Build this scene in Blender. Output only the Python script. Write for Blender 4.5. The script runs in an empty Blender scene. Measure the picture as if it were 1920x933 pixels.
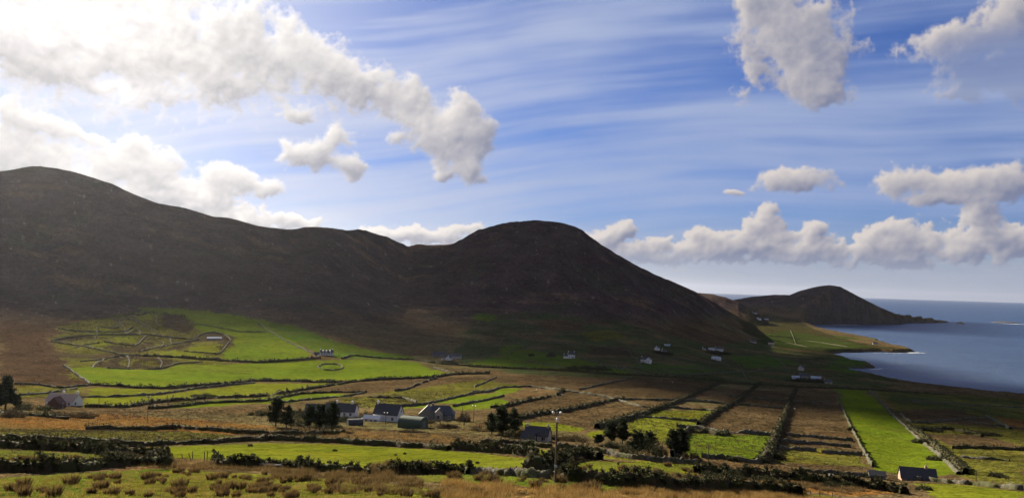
import bpy, math, random
import numpy as np
from mathutils import Vector, Matrix
R_ = math.radians
random.seed(7); np.random.seed(7)
S = bpy.context.scene
COL = S.collection

# ------------------------------------------------------------------ camera
CAM_H = 130.0
FPX = 960 / math.tan(R_(32.5))          # focal length in pixels of a 1920 px wide picture
PITCH, ROLL = R_(2.6), R_(1.72)
fw = np.array([0, math.cos(PITCH), math.sin(PITCH)])
r0 = np.array([1., 0, 0]); u0 = np.array([0, -math.sin(PITCH), math.cos(PITCH)])
rt = r0 * math.cos(ROLL) + u0 * math.sin(ROLL)
up = u0 * math.cos(ROLL) - r0 * math.sin(ROLL)
cd = bpy.data.cameras.new('camera'); cam = bpy.data.objects.new('camera', cd); COL.objects.link(cam)
cd.sensor_width = 36; cd.angle_x = R_(65); cd.clip_start = 0.5; cd.clip_end = 600000
M = Matrix(((rt[0], up[0], -fw[0], 0), (rt[1], up[1], -fw[1], 0), (rt[2], up[2], -fw[2], CAM_H), (0, 0, 0, 1)))
cam.matrix_world = M
S.camera = cam
S.view_settings.view_transform = 'Standard'; S.view_settings.look = 'None'
S.view_settings.gamma = 1; S.view_settings.use_curve_mapping = False
S.view_settings.exposure = 1.5
S.cycles.max_bounces = 6; S.cycles.diffuse_bounces = 3; S.cycles.glossy_bounces = 2
S.cycles.transparent_max_bounces = 6; S.cycles.volume_bounces = 0

SUN_AZ, SUN_EL = -33.0, 23.0            # degrees, azimuth from +Y towards +X
sd = np.array([math.sin(R_(SUN_AZ)) * math.cos(R_(SUN_EL)), math.cos(R_(SUN_AZ)) * math.cos(R_(SUN_EL)), math.sin(R_(SUN_EL))])
sl = bpy.data.lights.new('sun', 'SUN'); sl.energy = 5.0; sl.angle = R_(0.5); sl.color = (1, .88, .66)
so = bpy.data.objects.new('sun', sl); COL.objects.link(so); so.location = (0, 0, 1000)
so.rotation_euler = Vector(sd).to_track_quat('Z', 'Y').to_euler()

def dirpx(px, py):
    return fw + rt * ((px - 960) / FPX) + up * ((466.5 - py) / FPX)
def azel(px, py):
    d = dirpx(px, py)
    return math.atan2(d[0], d[1]), d[2] / math.hypot(d[0], d[1])   # azimuth (rad), tan of elevation

# ------------------------------------------------------------------ node helper
class NT:
    def __init__(s, tree): s.t = tree; s.n = tree.nodes; s.l = tree.links
    def new(s, typ, **kw):
        n = s.n.new(typ)
        for k, v in kw.items():
            if k.startswith('i_'):
                key = k[2:]; key = int(key) if key.isdigit() else key.replace('_', ' ')
                s.put(n.inputs[key], v)
            else: setattr(n, k, v)
        return n
    def put(s, inp, v):
        if hasattr(v, 'is_linked') or isinstance(v, bpy.types.NodeSocket): s.l.new(v, inp)
        else: inp.default_value = v
    def math(s, op, a, b=None, c=None, clamp=False):
        n = s.n.new('ShaderNodeMath'); n.operation = op; n.use_clamp = clamp
        s.put(n.inputs[0], a)
        if b is not None: s.put(n.inputs[1], b)
        if c is not None: s.put(n.inputs[2], c)
        return n.outputs[0]
    def vm(s, op, a, b=None, sc=None):
        n = s.n.new('ShaderNodeVectorMath'); n.operation = op
        s.put(n.inputs[0], a)
        if b is not None: s.put(n.inputs[1], b)
        if sc is not None: s.put(n.inputs[3], sc)
        return n.outputs[1] if op in ('DOT_PRODUCT', 'LENGTH', 'DISTANCE') else n.outputs[0]
    def mix(s, f, a, b, mode='MIX'):
        n = s.n.new('ShaderNodeMix'); n.data_type = 'RGBA'; n.blend_type = mode
        s.put(n.inputs[0], f); s.put(n.inputs[6], a if not isinstance(a, tuple) else (*a, 1)[:4]); s.put(n.inputs[7], b if not isinstance(b, tuple) else (*b, 1)[:4])
        return n.outputs[2]
    def noise(s, vec, scale, detail=4, rough=.5, lac=2., dist=0., color=False, dim='3D'):
        n = s.n.new('ShaderNodeTexNoise'); n.noise_dimensions = dim; s.put(n.inputs['Vector'], vec)
        n.inputs['Scale'].default_value = scale; n.inputs['Detail'].default_value = detail
        n.inputs['Roughness'].default_value = rough; n.inputs['Lacunarity'].default_value = lac; n.inputs['Distortion'].default_value = dist
        return n.outputs[1 if color else 0]
    def mr(s, v, a, b, c=0., d=1., smooth=True):
        n = s.n.new('ShaderNodeMapRange'); n.interpolation_type = 'SMOOTHSTEP' if smooth else 'LINEAR'
        s.put(n.inputs[0], v); n.inputs[1].default_value = a; n.inputs[2].default_value = b
        n.inputs[3].default_value = c; n.inputs[4].default_value = d
        return n.outputs[0]

# ------------------------------------------------------------------ world: Nishita sky with cloud decks in azimuth / elevation
W = bpy.data.worlds.new('World'); S.world = W; W.use_nodes = True
W.node_tree.nodes.clear()

def blob(px, py, rx, ry, rot=0):
    """an ellipse of sky: centre px,py, half axes in px, rotation in degrees (positive = rising to the right)"""
    a, t = azel(px, py); k = 180 / math.pi / FPX * 0.93
    return (math.degrees(a), math.degrees(math.atan(t)), rx * k, ry * k, rot + 1.7)

# ------------------------------------------------------------------ noise on arrays
_pr = np.random.RandomState(3); PERM = _pr.permutation(4096); GA = _pr.rand(4096) * 2 * np.pi
GX, GY = np.cos(GA), np.sin(GA)
def pnoise(x, y):
    xi = np.floor(x).astype(np.int64); yi = np.floor(y).astype(np.int64); xf = x - xi; yf = y - yi
    def gr(ix, iy, fx, fy):
        h = PERM[(PERM[ix & 4095] + iy) & 4095]; return GX[h] * fx + GY[h] * fy
    u = xf * xf * xf * (xf * (xf * 6 - 15) + 10); v = yf * yf * yf * (yf * (yf * 6 - 15) + 10)
    a = gr(xi, yi, xf, yf); b = gr(xi + 1, yi, xf - 1, yf); c = gr(xi, yi + 1, xf, yf - 1); d = gr(xi + 1, yi + 1, xf - 1, yf - 1)
    return (a + u * (b - a)) * (1 - v) + (c + u * (d - c)) * v
def fbm(x, y, sc, oc=4, g=.5):
    s = 0; a = 1; t = 0
    for o in range(oc):
        s = s + a * pnoise(x / sc + 17.3 * o, y / sc - 9.1 * o); t += a; a *= g; sc /= 2.03
    return s / t * 1.6
def sstep(a, b, x):
    t = np.clip((x - a) / (b - a), 0, 1); return t * t * (3 - 2 * t)

# cumulus: (px, py, rx, ry, rot)
CUM = [
 (-60,40,330,120,-10),(150,55,260,110,-12),(330,75,240,105,-14),(480,95,170,85,-22),(600,130,130,60,-30),(680,160,90,50,-30),
 (250,110,240,70,-10),(100,130,150,30,-8),
 (770,185,50,48,0),(810,230,70,65,-35),(862,215,42,52,-10),(850,265,72,66,-20),(890,255,34,62,5),(885,315,36,32,0),(830,330,22,12,0),(745,262,24,16,0),
 (590,285,72,34,8),(625,262,28,26,0),(650,315,45,28,-10),(560,220,40,15,0),(540,290,28,14,0),
 (-20,270,150,60,-20),(90,310,160,52,-22),(255,285,40,36,0),(300,315,62,42,-20),(240,330,110,50,-20),(340,360,150,28,-14),(430,340,80,30,-12),(480,352,46,16,-8),
 (60,225,110,22,-16),(150,252,70,12,-20),
 (450,412,120,20,-6),(540,410,70,14,-4),(330,378,120,20,-16),(700,440,36,16,0),(800,440,140,20,2),(690,432,25,12,0),
 (1480,70,105,110,0),(1440,30,75,60,0),(1510,130,80,65,-30),(1545,175,55,30,0),(1400,10,40,40,0),
 (1870,110,130,70,-8),(1890,40,60,50,0),(1790,95,70,45,-20),(1800,172,30,18,0),
 (1485,342,72,25,-2),(1375,363,24,8,0),(1690,335,58,30,0),(1790,340,90,28,4),(1880,345,60,36,0),(1780,372,75,14,0),(1840,405,34,36,0),(1845,440,26,18,0),
 (1140,445,50,26,0),(1168,432,32,22,0),(1240,452,26,18,0),(1215,475,80,26,0),(1310,445,28,22,0),(1355,448,30,18,0),(1430,420,34,26,0),(1445,398,26,16,0),(1430,455,90,30,0),(1530,440,30,28,0),(1510,470,90,28,0),(1350,470,120,22,0),
 (1665,428,32,18,0),(1710,455,95,38,0),(1690,490,80,16,0),(1630,470,50,28,0),(1895,455,60,30,0),(1800,470,60,20,0),
]

# sky window in degrees of azimuth and elevation; the cover and colour of the cloud decks are worked out on this grid
A0, A1, E0, E1, DG_ = -46., 46., -1.5, 30., .045
NWX, NWY = int((A1 - A0) / DG_), int((E1 - E0) / DG_)
ga_, ge_ = np.meshgrid(A0 + (np.arange(NWX) + .5) * DG_, E0 + (np.arange(NWY) + .5) * DG_)
def smax(a, b, k=.35):
    h = np.clip(.5 + .5 * (a - b) / k, 0, 1); return b * (1 - h) + a * h + k * h * (1 - h)
def field(a, e, blobs, k=.35, ext=1.):
    cur = np.full(a.shape, -1.6)
    for bb in blobs:
        (ca, ce, rx, ry, rot) = blob(*bb); rx *= ext; ry *= ext
        i0, i1 = int((ce - 2.4 * max(rx, ry) - E0) / DG_), int((ce + 2.4 * max(rx, ry) - E0) / DG_) + 1
        j0, j1 = int((ca - 2.4 * max(rx, ry) - A0) / DG_), int((ca + 2.4 * max(rx, ry) - A0) / DG_) + 1
        sl_ = (slice(max(0, i0), max(0, i1)), slice(max(0, j0), max(0, j1)))
        c, s = math.cos(R_(rot)), math.sin(R_(rot)); da, de = a[sl_] - ca, e[sl_] - ce
        u, v = (da * c + de * s) / rx, (-da * s + de * c) / ry
        cur[sl_] = smax(cur[sl_], np.maximum(1 - np.sqrt(u * u + v * v + 1e-6) ** 1.4, -1.6), k)
    return cur
wsc = 2.6
wa = fbm(ga_, ge_, wsc, 4, .55); we = fbm(ga_ + 71, ge_ + 13, wsc, 4, .55)
fa, fe = ga_ + wa * .75, ge_ + we * .6
Fc = field(fa, fe, CUM)
def billow(x, y, sc, oc=5, g=.55):
    s = 0; a = 1; t = 0
    for o in range(oc):
        s = s + a * (1 - 2.2 * np.abs(pnoise(x / sc + 31.7 * o, y / sc + 5.3 * o))); t += a; a *= g; sc /= 2.1
    return s / t
lo = sstep(7.5, 4.5, ge_)
bl = billow(ga_ + wa * .3, ge_ + we * .3, 2.3, 6) * (1 - lo) + billow(ga_ + wa * .15, (ge_ + we * .15) * 1.15, 1.15, 5) * lo
fb = fbm(ga_ + 7, ge_, 2.4, 6, .6)
# left-hand deck is ragged, the others crisp
D = Fc + (bl - .5) * 1.05 + fb * .8 + .05 + fbm(ga_, ge_, .55, 4, .6) * .30
# height of the cloud above its sheet and its light: sun from the upper left, behind
def blur(a, n):
    for ax in (0, 1):
        for _ in range(2):
            c = np.cumsum(np.pad(a, [(n + 1, n) if x == ax else (0, 0) for x in (0, 1)], mode='edge'), axis=ax)
            a = (c[2*n+1:] - c[:-2*n-1]) / (2*n+1) if ax == 0 else (c[:, 2*n+1:] - c[:, :-2*n-1]) / (2*n+1)
    return a
dens = np.clip(D, 0, 1.6)
hgt = np.sqrt(np.clip(D + .02, 0, 1.5))
sa, se = SUN_AZ, SUN_EL + 3
va, ve = sa - ga_, se - ge_; vl = np.hypot(va, ve) + .01; va, ve = va / vl, ve / vl
# light falling mostly from above as well as from the sun's side
la, le = va * .75, ve * .5 + .55; ll = np.hypot(la, le); la, le = la / ll, le / ll
def slopes(h): gy, gx = np.gradient(h, DG_); return -(gx * la + gy * le)
s1 = np.tanh(slopes(blur(hgt, 2)) * .35); s2 = np.tanh(slopes(blur(hgt, 9)) * .9); s3 = np.tanh(slopes(blur(dens, 26)) * 1.6)
occ = np.zeros_like(dens); db = blur(dens, 3)
rows, cols = np.indices(dens.shape)
for st in (6, 12, 20, 30, 44):
    rr = np.clip((rows + le * st).astype(int), 0, NWY - 1); cc_ = np.clip((cols + la * st).astype(int), 0, NWX - 1)
    occ += db[rr, cc_] * (.7 if st < 25 else .45)
shade = np.exp(-occ * .36)
lit = np.clip(.14 + .58 * shade + .16 * fbm(ga_ + wa, ge_ + we, .7, 4, .6) + (.34 + .1 * lo) * s1 + (.28 + .1 * lo) * s2 + .22 * s3 + .22 * fbm(ga_ + .8 * ge_, ge_ * 1.9 + .35 * ga_, 4.5, 4), 0, 1.12)
thin = 1 - sstep(.0, .8, D)
sund = np.hypot(ga_ - SUN_AZ, ge_ - SUN_EL)
glow = np.exp(-(np.hypot((ga_ + 27) / 26., (ge_ - 17) / 26.)) ** 2 * 1.2)
def L3(c): return np.array(c)[None, None, :]
def mixc(a, b, t): t = t[..., None]; return a * (1 - t) + b * t
darkc = mixc(L3((.20, .225, .34)), L3((.50, .48, .49)), glow)
brt = mixc(L3((.70, .64, .60)), L3((1.22, 1.17, 1.1)), glow)
lit = np.clip(lit + .25 * thin * glow, 0, 1)
cumc = mixc(darkc, brt, lit)
soft = .42 + .25 * (1 - lo) + .12 * glow * (1 - lo)
alp = sstep(-.04, soft, D) * .97
# big sun-lit patches burnt out near the sun
burn = np.exp(-(((ga_ + 29.5) / 4.2) ** 2 + ((ge_ - 15.2) / 2.0) ** 2)) + .9 * np.exp(-(((ga_ + 25.) / 3.) ** 2 + ((ge_ - 11.6) / 1.1) ** 2))
cumc = cumc * (1 + .45 * (burn * (.6 + .6 * fb))[..., None])
# grey cloud, upper right, turned from the light
gry = sstep(.9, .2, np.sqrt(((ga_ - 31.5) / 8.5) ** 2 + ((ge_ - 13.8) / 3.9) ** 2)) * sstep(20, 28, ga_)
cumc = mixc(cumc, L3((.25, .29, .43)), gry * 1.0 * (1 - .45 * sstep(.5, .8, lit)))
alp = alp * (1 - .5 * gry)
# cirrus: long fibres
th = R_(5.); cu = ga_ * math.cos(th) + (ge_ - 4) * math.sin(th); cv = -ga_ * math.sin(th) + (ge_ - 4) * math.cos(th)
cv2 = cv + fbm(cu, cv, 22, 2) * 1.0 + .004 * (cu - 8) ** 2 * .6
ci = fbm(cu / 16., cv2, 1.7, 4, .5) * .95 + fbm(cu / 26. + 5, cv2 + 9, .5, 3, .5) * .16 + fbm(cu / 3, cv2, 3.2, 4) * .35
cimask = field(ga_, ge_, [(1300,300,900,105,4),(1000,100,520,130,8),(450,270,620,230,-6),(1000,380,700,60,0),(1600,215,600,50,3),(700,420,300,60,0),(1250,330,500,40,0)], .8)
cirf = sstep(-.75, 1.0, ci + .5 * np.clip(cimask, -.8, 1.)) * .85
cirf = cirf * (1 - sstep(24, 30, ge_))
cirf = np.maximum(cirf, 0.85 * glow ** 1.5 * (.75 + .25 * sstep(-.4, .5, ci)))
circ = mixc(L3((.35, .43, .65)), L3((.80, .82, .92)), np.clip(glow * 1.1, 0, 1))
# pale bank low over the sea
hzf = sstep(5.6, .6, ge_ + fbm(ga_ / 5, ge_, .8, 3) * .8) * .98
hzc = mixc(L3((.37, .42, .53)), L3((.86, .88, .93)), np.clip(glow * 1.6, 0, 1))
strat = sstep(.1, .5, fbm(ga_ / 6., ge_, .35, 3)) * sstep(4.4, 2.6, ge_) * sstep(.5, 1.2, ge_) * .35
hzc = mixc(hzc, L3((.47, .46, .50)), strat)
col_ = circ * cirf[..., None]; a_ = cirf
col_ = mixc(col_, hzc, hzf); a_ = a_ + (1 - a_) * hzf
fade = alp * sstep(.4, 3.2, ge_)
col_ = mixc(col_, cumc, fade); a_ = a_ + (1 - a_) * fade
edge = np.minimum(np.minimum(sstep(A0, A0 + 4, ga_), sstep(A1, A1 - 4, ga_)), sstep(E1, E1 - 5, ge_))
img = bpy.data.images.new('cloud_cover', NWX, NWY, alpha=True, float_buffer=True)
img.colorspace_settings.name = 'Non-Color'
img.alpha_mode = 'CHANNEL_PACKED'
px_ = np.concatenate([col_ * edge[..., None], (a_ * edge)[..., None]], 2).astype(np.float32)     # colour already weighted by cover
img.pixels.foreach_set(px_.ravel()); img.update(); img.pack()

T = NT(W.node_tree)
tc = T.new('ShaderNodeTexCoord')
sx = T.new('ShaderNodeSeparateXYZ'); T.l.new(tc.outputs['Generated'], sx.inputs[0])
az = T.math('MULTIPLY', T.math('ARCTAN2', sx.outputs[0], sx.outputs[1]), 57.29578)
el = T.math('MULTIPLY', T.math('ARCSINE', sx.outputs[2]), 57.29578)
cx = T.new('ShaderNodeCombineXYZ')
T.l.new(T.mr(az, A0, A1, 0, 1, False), cx.inputs[0]); T.l.new(T.mr(el, E0, E1, 0, 1, False), cx.inputs[1])
it = T.new('ShaderNodeTexImage', extension='EXTEND', interpolation='Cubic'); it.image = img; T.l.new(cx.outputs[0], it.inputs[0])
sky = T.new('ShaderNodeTexSky', sky_type='NISHITA', sun_disc=False, sun_elevation=R_(SUN_EL), sun_rotation=R_(SUN_AZ), altitude=100, air_density=1.0, dust_density=.3, ozone_density=3.0)
SKY_S = .055
EXPO = 2 ** S.view_settings.exposure
skyc = T.mix(1., sky.outputs[0], (.235, .315, .56), 'MULTIPLY')
base = T.vm('SCALE', skyc, sc=T.math('SUBTRACT', 1., it.outputs[1]))
clouds = T.vm('SCALE', it.outputs[0], sc=1. / (SKY_S * EXPO))      # cloud radiance given as seen at this exposure
# broken cloud added over the unseen sky, overhead and behind, to lift the shade
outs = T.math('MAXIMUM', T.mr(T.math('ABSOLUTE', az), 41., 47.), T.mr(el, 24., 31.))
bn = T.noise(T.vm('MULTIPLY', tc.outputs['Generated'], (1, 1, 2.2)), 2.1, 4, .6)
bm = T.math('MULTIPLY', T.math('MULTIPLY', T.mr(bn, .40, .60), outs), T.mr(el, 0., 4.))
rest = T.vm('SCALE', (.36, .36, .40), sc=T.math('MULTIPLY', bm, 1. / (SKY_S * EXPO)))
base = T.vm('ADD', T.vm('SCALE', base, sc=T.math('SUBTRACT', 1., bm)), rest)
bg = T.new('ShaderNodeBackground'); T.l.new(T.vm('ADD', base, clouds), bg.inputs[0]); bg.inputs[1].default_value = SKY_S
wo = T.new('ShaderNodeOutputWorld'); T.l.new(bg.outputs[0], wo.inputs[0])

# ------------------------------------------------------------------ terrain profiles: for each column px a list of (distance m, py)
NK = 10
TAB = {
 0:    [(88,940),(120,897),(170,862),(230,828),(320,786),(430,756),(600,725),(800,690),(1000,645),(1300,570)],
 300:  [(88,938),(120,900),(170,863),(230,829),(320,789),(430,758),(600,728),(800,692),(1000,650),(1250,590)],
 600:  [(88,938),(120,903),(170,866),(230,832),(320,791),(430,762),(600,731),(800,697),(950,660),(1200,612)],
 765:  [(88,939),(112,905),(165,868),(225,834),(310,796),(430,763),(600,731),(800,700),(1000,668),(1300,612)],
 1010: [(88,940),(104,908),(160,870),(220,838),(300,802),(420,767),(600,733),(800,701),(1050,665),(1400,608)],
 1213: [(88,948),(115,910),(170,877),(230,847),(310,812),(430,775),(600,739),(800,704),(1000,674),(1400,628)],
 1300: [(95,948),(125,915),(180,881),(240,851),(325,815),(440,779),(610,744),(810,712),(1050,681),(1500,643)],
 1420: [(110,943),(150,912),(200,885),(260,855),(340,820),(450,785),(620,750),(820,724),(1150,692),(1600,658)],
 1500: [(118,945),(160,915),(210,888),(280,857),(360,823),(480,787),(650,754),(860,725),(1200,694),(1900,648)],
 1600: [(118,955),(170,918),(225,889),(290,861),(380,826),(500,790),(680,757),(880,733),(1150,702),(1800,657)],
 1700: [(115,965),(175,926),(240,897),(310,866),(400,833),(520,798),(690,766),(860,744),(1050,725),(1800,660)],
 1920: [(130,958),(180,927),(240,897),(310,871),(400,843),(520,814),(690,787),(860,765),(1040,743),(1800,660)],
}
RIDGE = [(-400,360),(-200,338),(0,326),(40,320),(75,318),(110,321),(165,335),(215,352),(260,371),(300,384),(345,392),(400,408),(430,410),(480,424),(540,434),(570,430),(610,431),(650,436),(685,437),(715,448),(740,459),(765,469),(790,463),(830,460),(850,457),(880,442),(920,430),(960,421),(1000,417),(1040,418),(1065,424),(1090,435),(1120,455),(1160,482),(1200,505),(1250,527),(1300,547),(1340,568),(1380,592),(1420,612),(1500,612),(1600,612),(1920,610)]
RD = [(-400,1950),(0,2000),(300,1950),(600,1900),(765,2450),(850,2350),(1010,2200),(1200,2200),(1300,2300),(1420,2600),(1600,3000),(1920,3000)]
fine = np.linspace(R_(-36), R_(36), 1440)
co = R_(36) + (np.linspace(0, 1, 42)[1:] ** 1.4) * (math.pi - R_(36))
AZ = np.concatenate([-co[::-1], fine, co]); NA = len(AZ)
KD, KZ = [], []
def addk(d, tan): KD.append(d * np.ones(NA)); KZ.append(d * tan)
KD.append(np.full(NA, .5)); KZ.append(np.full(NA, -1.7))
KD.append(np.full(NA, 12.)); KZ.append(np.full(NA, -4.6))
KD.append(np.full(NA, 45.)); KZ.append(np.full(NA, -12.4))
def gsm(v, n=18):
    k = np.exp(-np.linspace(-2, 2, 2 * n + 1) ** 2); k /= k.sum()
    return np.convolve(np.pad(v, n, mode='edge'), k, 'valid')
for k in range(NK):
    a = [azel(px, TAB[px][k][1]) for px in TAB]; ds = [TAB[px][k][0] / (math.cos(azel(px, 700)[0]) if px > 1213 else 1.) for px in TAB]
    aa = [x[0] for x in a]; tt = [x[1] for x in a]
    addk(gsm(np.interp(AZ, aa, ds), 30), gsm(np.interp(AZ, aa, tt), 30))
ra = [azel(*p) for p in RIDGE]
rd = np.interp(AZ, [azel(p[0], 470)[0] for p in RD], [p[1] for p in RD])
rtan = gsm(np.interp(AZ, [x[0] for x in ra], [x[1] for x in ra]), 6)
addk(gsm(rd, 30), rtan)
rz = KZ[-1] + CAM_H
KD.append(KD[-1] + 800); KZ.append(rz * .55 - CAM_H)
KD.append(KD[-1] + 1400); KZ.append(np.full(NA, 5. - CAM_H))
KD.append(np.full(NA, 9000.)); KZ.append(np.full(NA, -30. - CAM_H))
KD = np.array(KD).T; KZ = np.array(KZ).T + CAM_H
# radial stations
rs = [.5]
while rs[-1] < 9000:
    d = rs[-1]
    hh = 130 - np.interp(d, [0, 100, 320, 600, 1000, 2500], [128, 105, 75, 52, 45, 20])
    st = d * d / (max(hh, 5) * FPX) * .8
    if d < 80: st = .35 + d * .02
    st = max(st, .12); cap = 9 if d < 2700 else (16 if d < 4600 else 200)
    rs.append(d + min(st, cap))
RR = np.array(rs); NR = len(RR)
def pchip_eval(x, y, q):
    h = np.diff(x); dl = np.diff(y) / h
    m = np.zeros_like(y)
    s = (dl[:-1] * dl[1:]) > 0
    m[1:-1][s] = (2 * dl[:-1] * dl[1:] / (dl[:-1] + dl[1:] + 1e-12))[s]
    m[0] = dl[0]; m[-1] = dl[-1]
    i = np.clip(np.searchsorted(x, q) - 1, 0, len(x) - 2); t = (q - x[i]) / h[i]
    t2 = t * t; t3 = t2 * t
    return (2*t3-3*t2+1)*y[i] + (t3-2*t2+t)*h[i]*m[i] + (-2*t3+3*t2)*y[i+1] + (t3-t2)*h[i]*m[i+1]
Z = np.empty((NR, NA))
for j in range(NA): Z[:, j] = pchip_eval(KD[j], KZ[j], RR)
AA, DD = np.meshgrid(AZ, RR)
X = np.sin(AA) * DD; Y = np.cos(AA) * DD
# the hillside behind the camera climbs
Z += sstep(R_(80), R_(140), np.abs(AA)) * np.clip(DD, 0, 900) * .32
# relief on the mountains: spurs and gullies
slope = sstep(60, 170, Z) * sstep(900, 1500, DD)
ridgef = 1 - np.exp(-((DD - KD[:, 13][None, :]) / 160.) ** 2) * .85
rel = (1 - 2 * np.abs(fbm(X + 60 * fbm(X, Y, 500, 2), Y, 420, 4, .5))) * 27 - 10 + fbm(X, Y, 90, 4) * 6
Z += rel * slope * ridgef * 1.15 + fbm(X, Y, 38, 4) * 3.6 * slope * (.35 + .65 * ridgef)
Z += fbm(X, Y, 140, 3) * 2.0 * sstep(200, 600, DD)
# headland and low hill beyond the bay: silhouettes at a distance, with depth
def hill(Z, pts, dr, wf, wb):
    a = [azel(*p[:2]) for p in pts]
    if len(pts[0]) > 2: dr = np.interp(AZ, [x[0] for x in a], [p[2] for p in pts])
    t = np.interp(AZ, [x[0] for x in a], [x[1] for x in a], left=-1, right=-1)
    zr = CAM_H + dr * t
    ok = (AZ >= a[0][0]) & (AZ <= a[-1][0])
    u = (DD - dr) / np.where(DD < dr, wf, wb)
    b = np.where(np.abs(u) < 1, (0.5 + .5 * np.cos(np.pi * np.clip(u, -1, 1))), 0)
    zz = np.where(ok[None, :], zr[None, :] * b + fbm(X, Y, 150, 4) * 9 * b * (1 - b) * 2.2 + fbm(X, Y, 40, 3) * 2 * b, -50)
    return np.maximum(Z, zz)
Z = hill(Z, [(1255,575),(1285,552),(1310,549),(1335,551),(1360,557),(1385,566),(1420,585),(1440,600)], 3050, 700, 500)
Z = hill(Z, [(1300,600,4000),(1350,572,4000),(1375,562,4000),(1410,556,4000),(1455,552,4000),(1480,553,4000),(1500,545,4000),(1530,537,4000),(1556,534,4000),(1575,537,4000),(1600,550,4000),(1640,570,4050),(1680,588,4200),(1700,587,4400),(1740,586,4500),(1775,591,4550),(1795,598,4550),(1812,605,4550)], 4000, 520, 600)
# coast: waterline points seen in the photograph, at sea level
def sea_pt(px, py):
    a, t = azel(px, py); d = CAM_H / -t; return (math.sin(a) * d, math.cos(a) * d)
coast = [(6000,-3000),(2600,-900),(1500,250),(980,690)] + [sea_pt(*p) for p in
   [(1920,745),(1850,740),(1760,733),(1712,728),(1700,724),(1688,722),(1672,715),(1645,706),(1610,699),(1585,696),(1592,692),(1625,691),(1650,689),(1648,685),(1620,682),(1600,675),(1575,668),(1558,664),(1590,661),(1640,660),(1690,661),(1722,660),(1712,656),(1680,649),(1650,639),(1620,632),(1570,623),(1530,614),(1510,608.5),(1550,608),(1600,608),(1640,608.5),(1690,608),(1700,605.5),(1760,605),(1806,604.3)]]
a_, t_ = azel(1815, 603)
def pol(px, d): a = azel(px, 560)[0]; return (math.sin(a) * d, math.cos(a) * d)
coast += [pol(1812, 4700), pol(1770, 5200), pol(1600, 5000), pol(1450, 4700), pol(1300, 4300), pol(1000, 4600), pol(600, 5000), pol(0, 5200), (-5000, 4000), (-8000, 0), (-6000, -6000), (6000, -6000)]
coast = np.array(coast)
def pip(x, y, poly):
    ins = np.zeros(x.shape, bool); n = len(poly)
    for i in range(n):
        x1, y1 = poly[i]; x2, y2 = poly[(i + 1) % n]
        if y1 == y2: continue
        c = ((y1 > y) != (y2 > y)) & (x < (x2 - x1) * (y - y1) / (y2 - y1) + x1)
        ins ^= c
    return ins
def pdist(x, y, poly, closed=True):
    best = np.full(x.shape, 1e9); n = len(poly)
    for i in range(n if closed else n - 1):
        x1, y1 = poly[i]; x2, y2 = poly[(i + 1) % n]; dx, dy = x2 - x1, y2 - y1
        t = np.clip(((x - x1) * dx + (y - y1) * dy) / (dx * dx + dy * dy + 1e-9), 0, 1)
        best = np.minimum(best, (x - x1 - t * dx) ** 2 + (y - y1 - t * dy) ** 2)
    return np.sqrt(best)
i0 = np.searchsorted(RR, 850)
xs, ys, zs = X[i0:], Y[i0:], Z[i0:]
wob = fbm(xs, ys, 60, 4) * 14; wx, wy = xs + wob, ys + fbm(ys, xs, 60, 4) * 14
dist = pdist(wx, wy, coast); ins = pip(wx, wy, coast); sdst = np.where(ins, dist, -dist)
land = np.maximum(zs, np.minimum(7, 2.5 + sdst * .1) + fbm(xs, ys, 70, 3) * 2)
farc = sstep(1250, 1450, np.hypot(xs, ys)) * sstep(3500, 3300, np.hypot(xs, ys)) * sstep(azel(1400, 640)[0], azel(1500, 640)[0], AA[i0:]) * sstep(420, 250, sdst); land = land * (1 - farc) + np.minimum(land, 6.5 + np.maximum(sdst, 0) * .05 + fbm(xs, ys, 50, 3) * 1.5) * farc
cl = sstep(0, 22, sdst + 2)
low = 1 + (sdst * .02) 
Z[i0:] = np.where(sdst > -2, -3 + (land + 3) * cl, -3 - np.minimum(-sdst * .3, 12))
SD = np.full(Z.shape, 999.); SD[i0:] = sdst
Zc = Z.copy()                                  # terrain without the finest bumps, used for placing

def at(px, py, tmin=60):
    """first point of the terrain under a pixel of the photograph"""
    a, t = azel(px, py)
    j = np.searchsorted(AZ, a); w = (a - AZ[j-1]) / (AZ[j] - AZ[j-1])
    zz = Zf[:, j-1] * (1 - w) + Zf[:, j] * w
    tt = (zz - CAM_H) / RR
    m = (tt >= t) & (RR > tmin); i = int(np.argmax(m))
    if not m[i]: i = int(np.argmax(np.where(RR > tmin, tt, -9))); return (math.sin(a) * RR[i], math.cos(a) * RR[i], float(zz[i]))
    g0, g1 = t - tt[i-1], tt[i] - t; f = g0 / (g0 + g1 + 1e-12); d = RR[i-1] + f * (RR[i] - RR[i-1])
    return (math.sin(a) * d, math.cos(a) * d, float(zz[i-1] + f * (zz[i] - zz[i-1])))
def gz(x, y):
    x = np.asarray(x, float); y = np.asarray(y, float)
    a = np.arctan2(x, y); d = np.hypot(x, y)
    j = np.clip(np.searchsorted(AZ, a), 1, NA - 1); i = np.clip(np.searchsorted(RR, d), 1, NR - 1)
    w = (a - AZ[j-1]) / (AZ[j] - AZ[j-1]); v = (d - RR[i-1]) / (RR[i] - RR[i-1])
    return (Zf[i-1, j-1]*(1-w) + Zf[i-1, j]*w)*(1-v) + (Zf[i, j-1]*(1-w) + Zf[i, j]*w)*v
Zf = Zc
def wpoly(pts, n=6):
    out = []
    for i in range(len(pts)):
        a, b = pts[i], pts[(i + 1) % len(pts)]
        m = max(1, int(math.hypot(a[0]-b[0], a[1]-b[1]) / 18))
        for k in range(m): out.append(at(a[0] + (b[0]-a[0]) * k / m, a[1] + (b[1]-a[1]) * k / m)[:2])
    return np.array(out)

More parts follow.
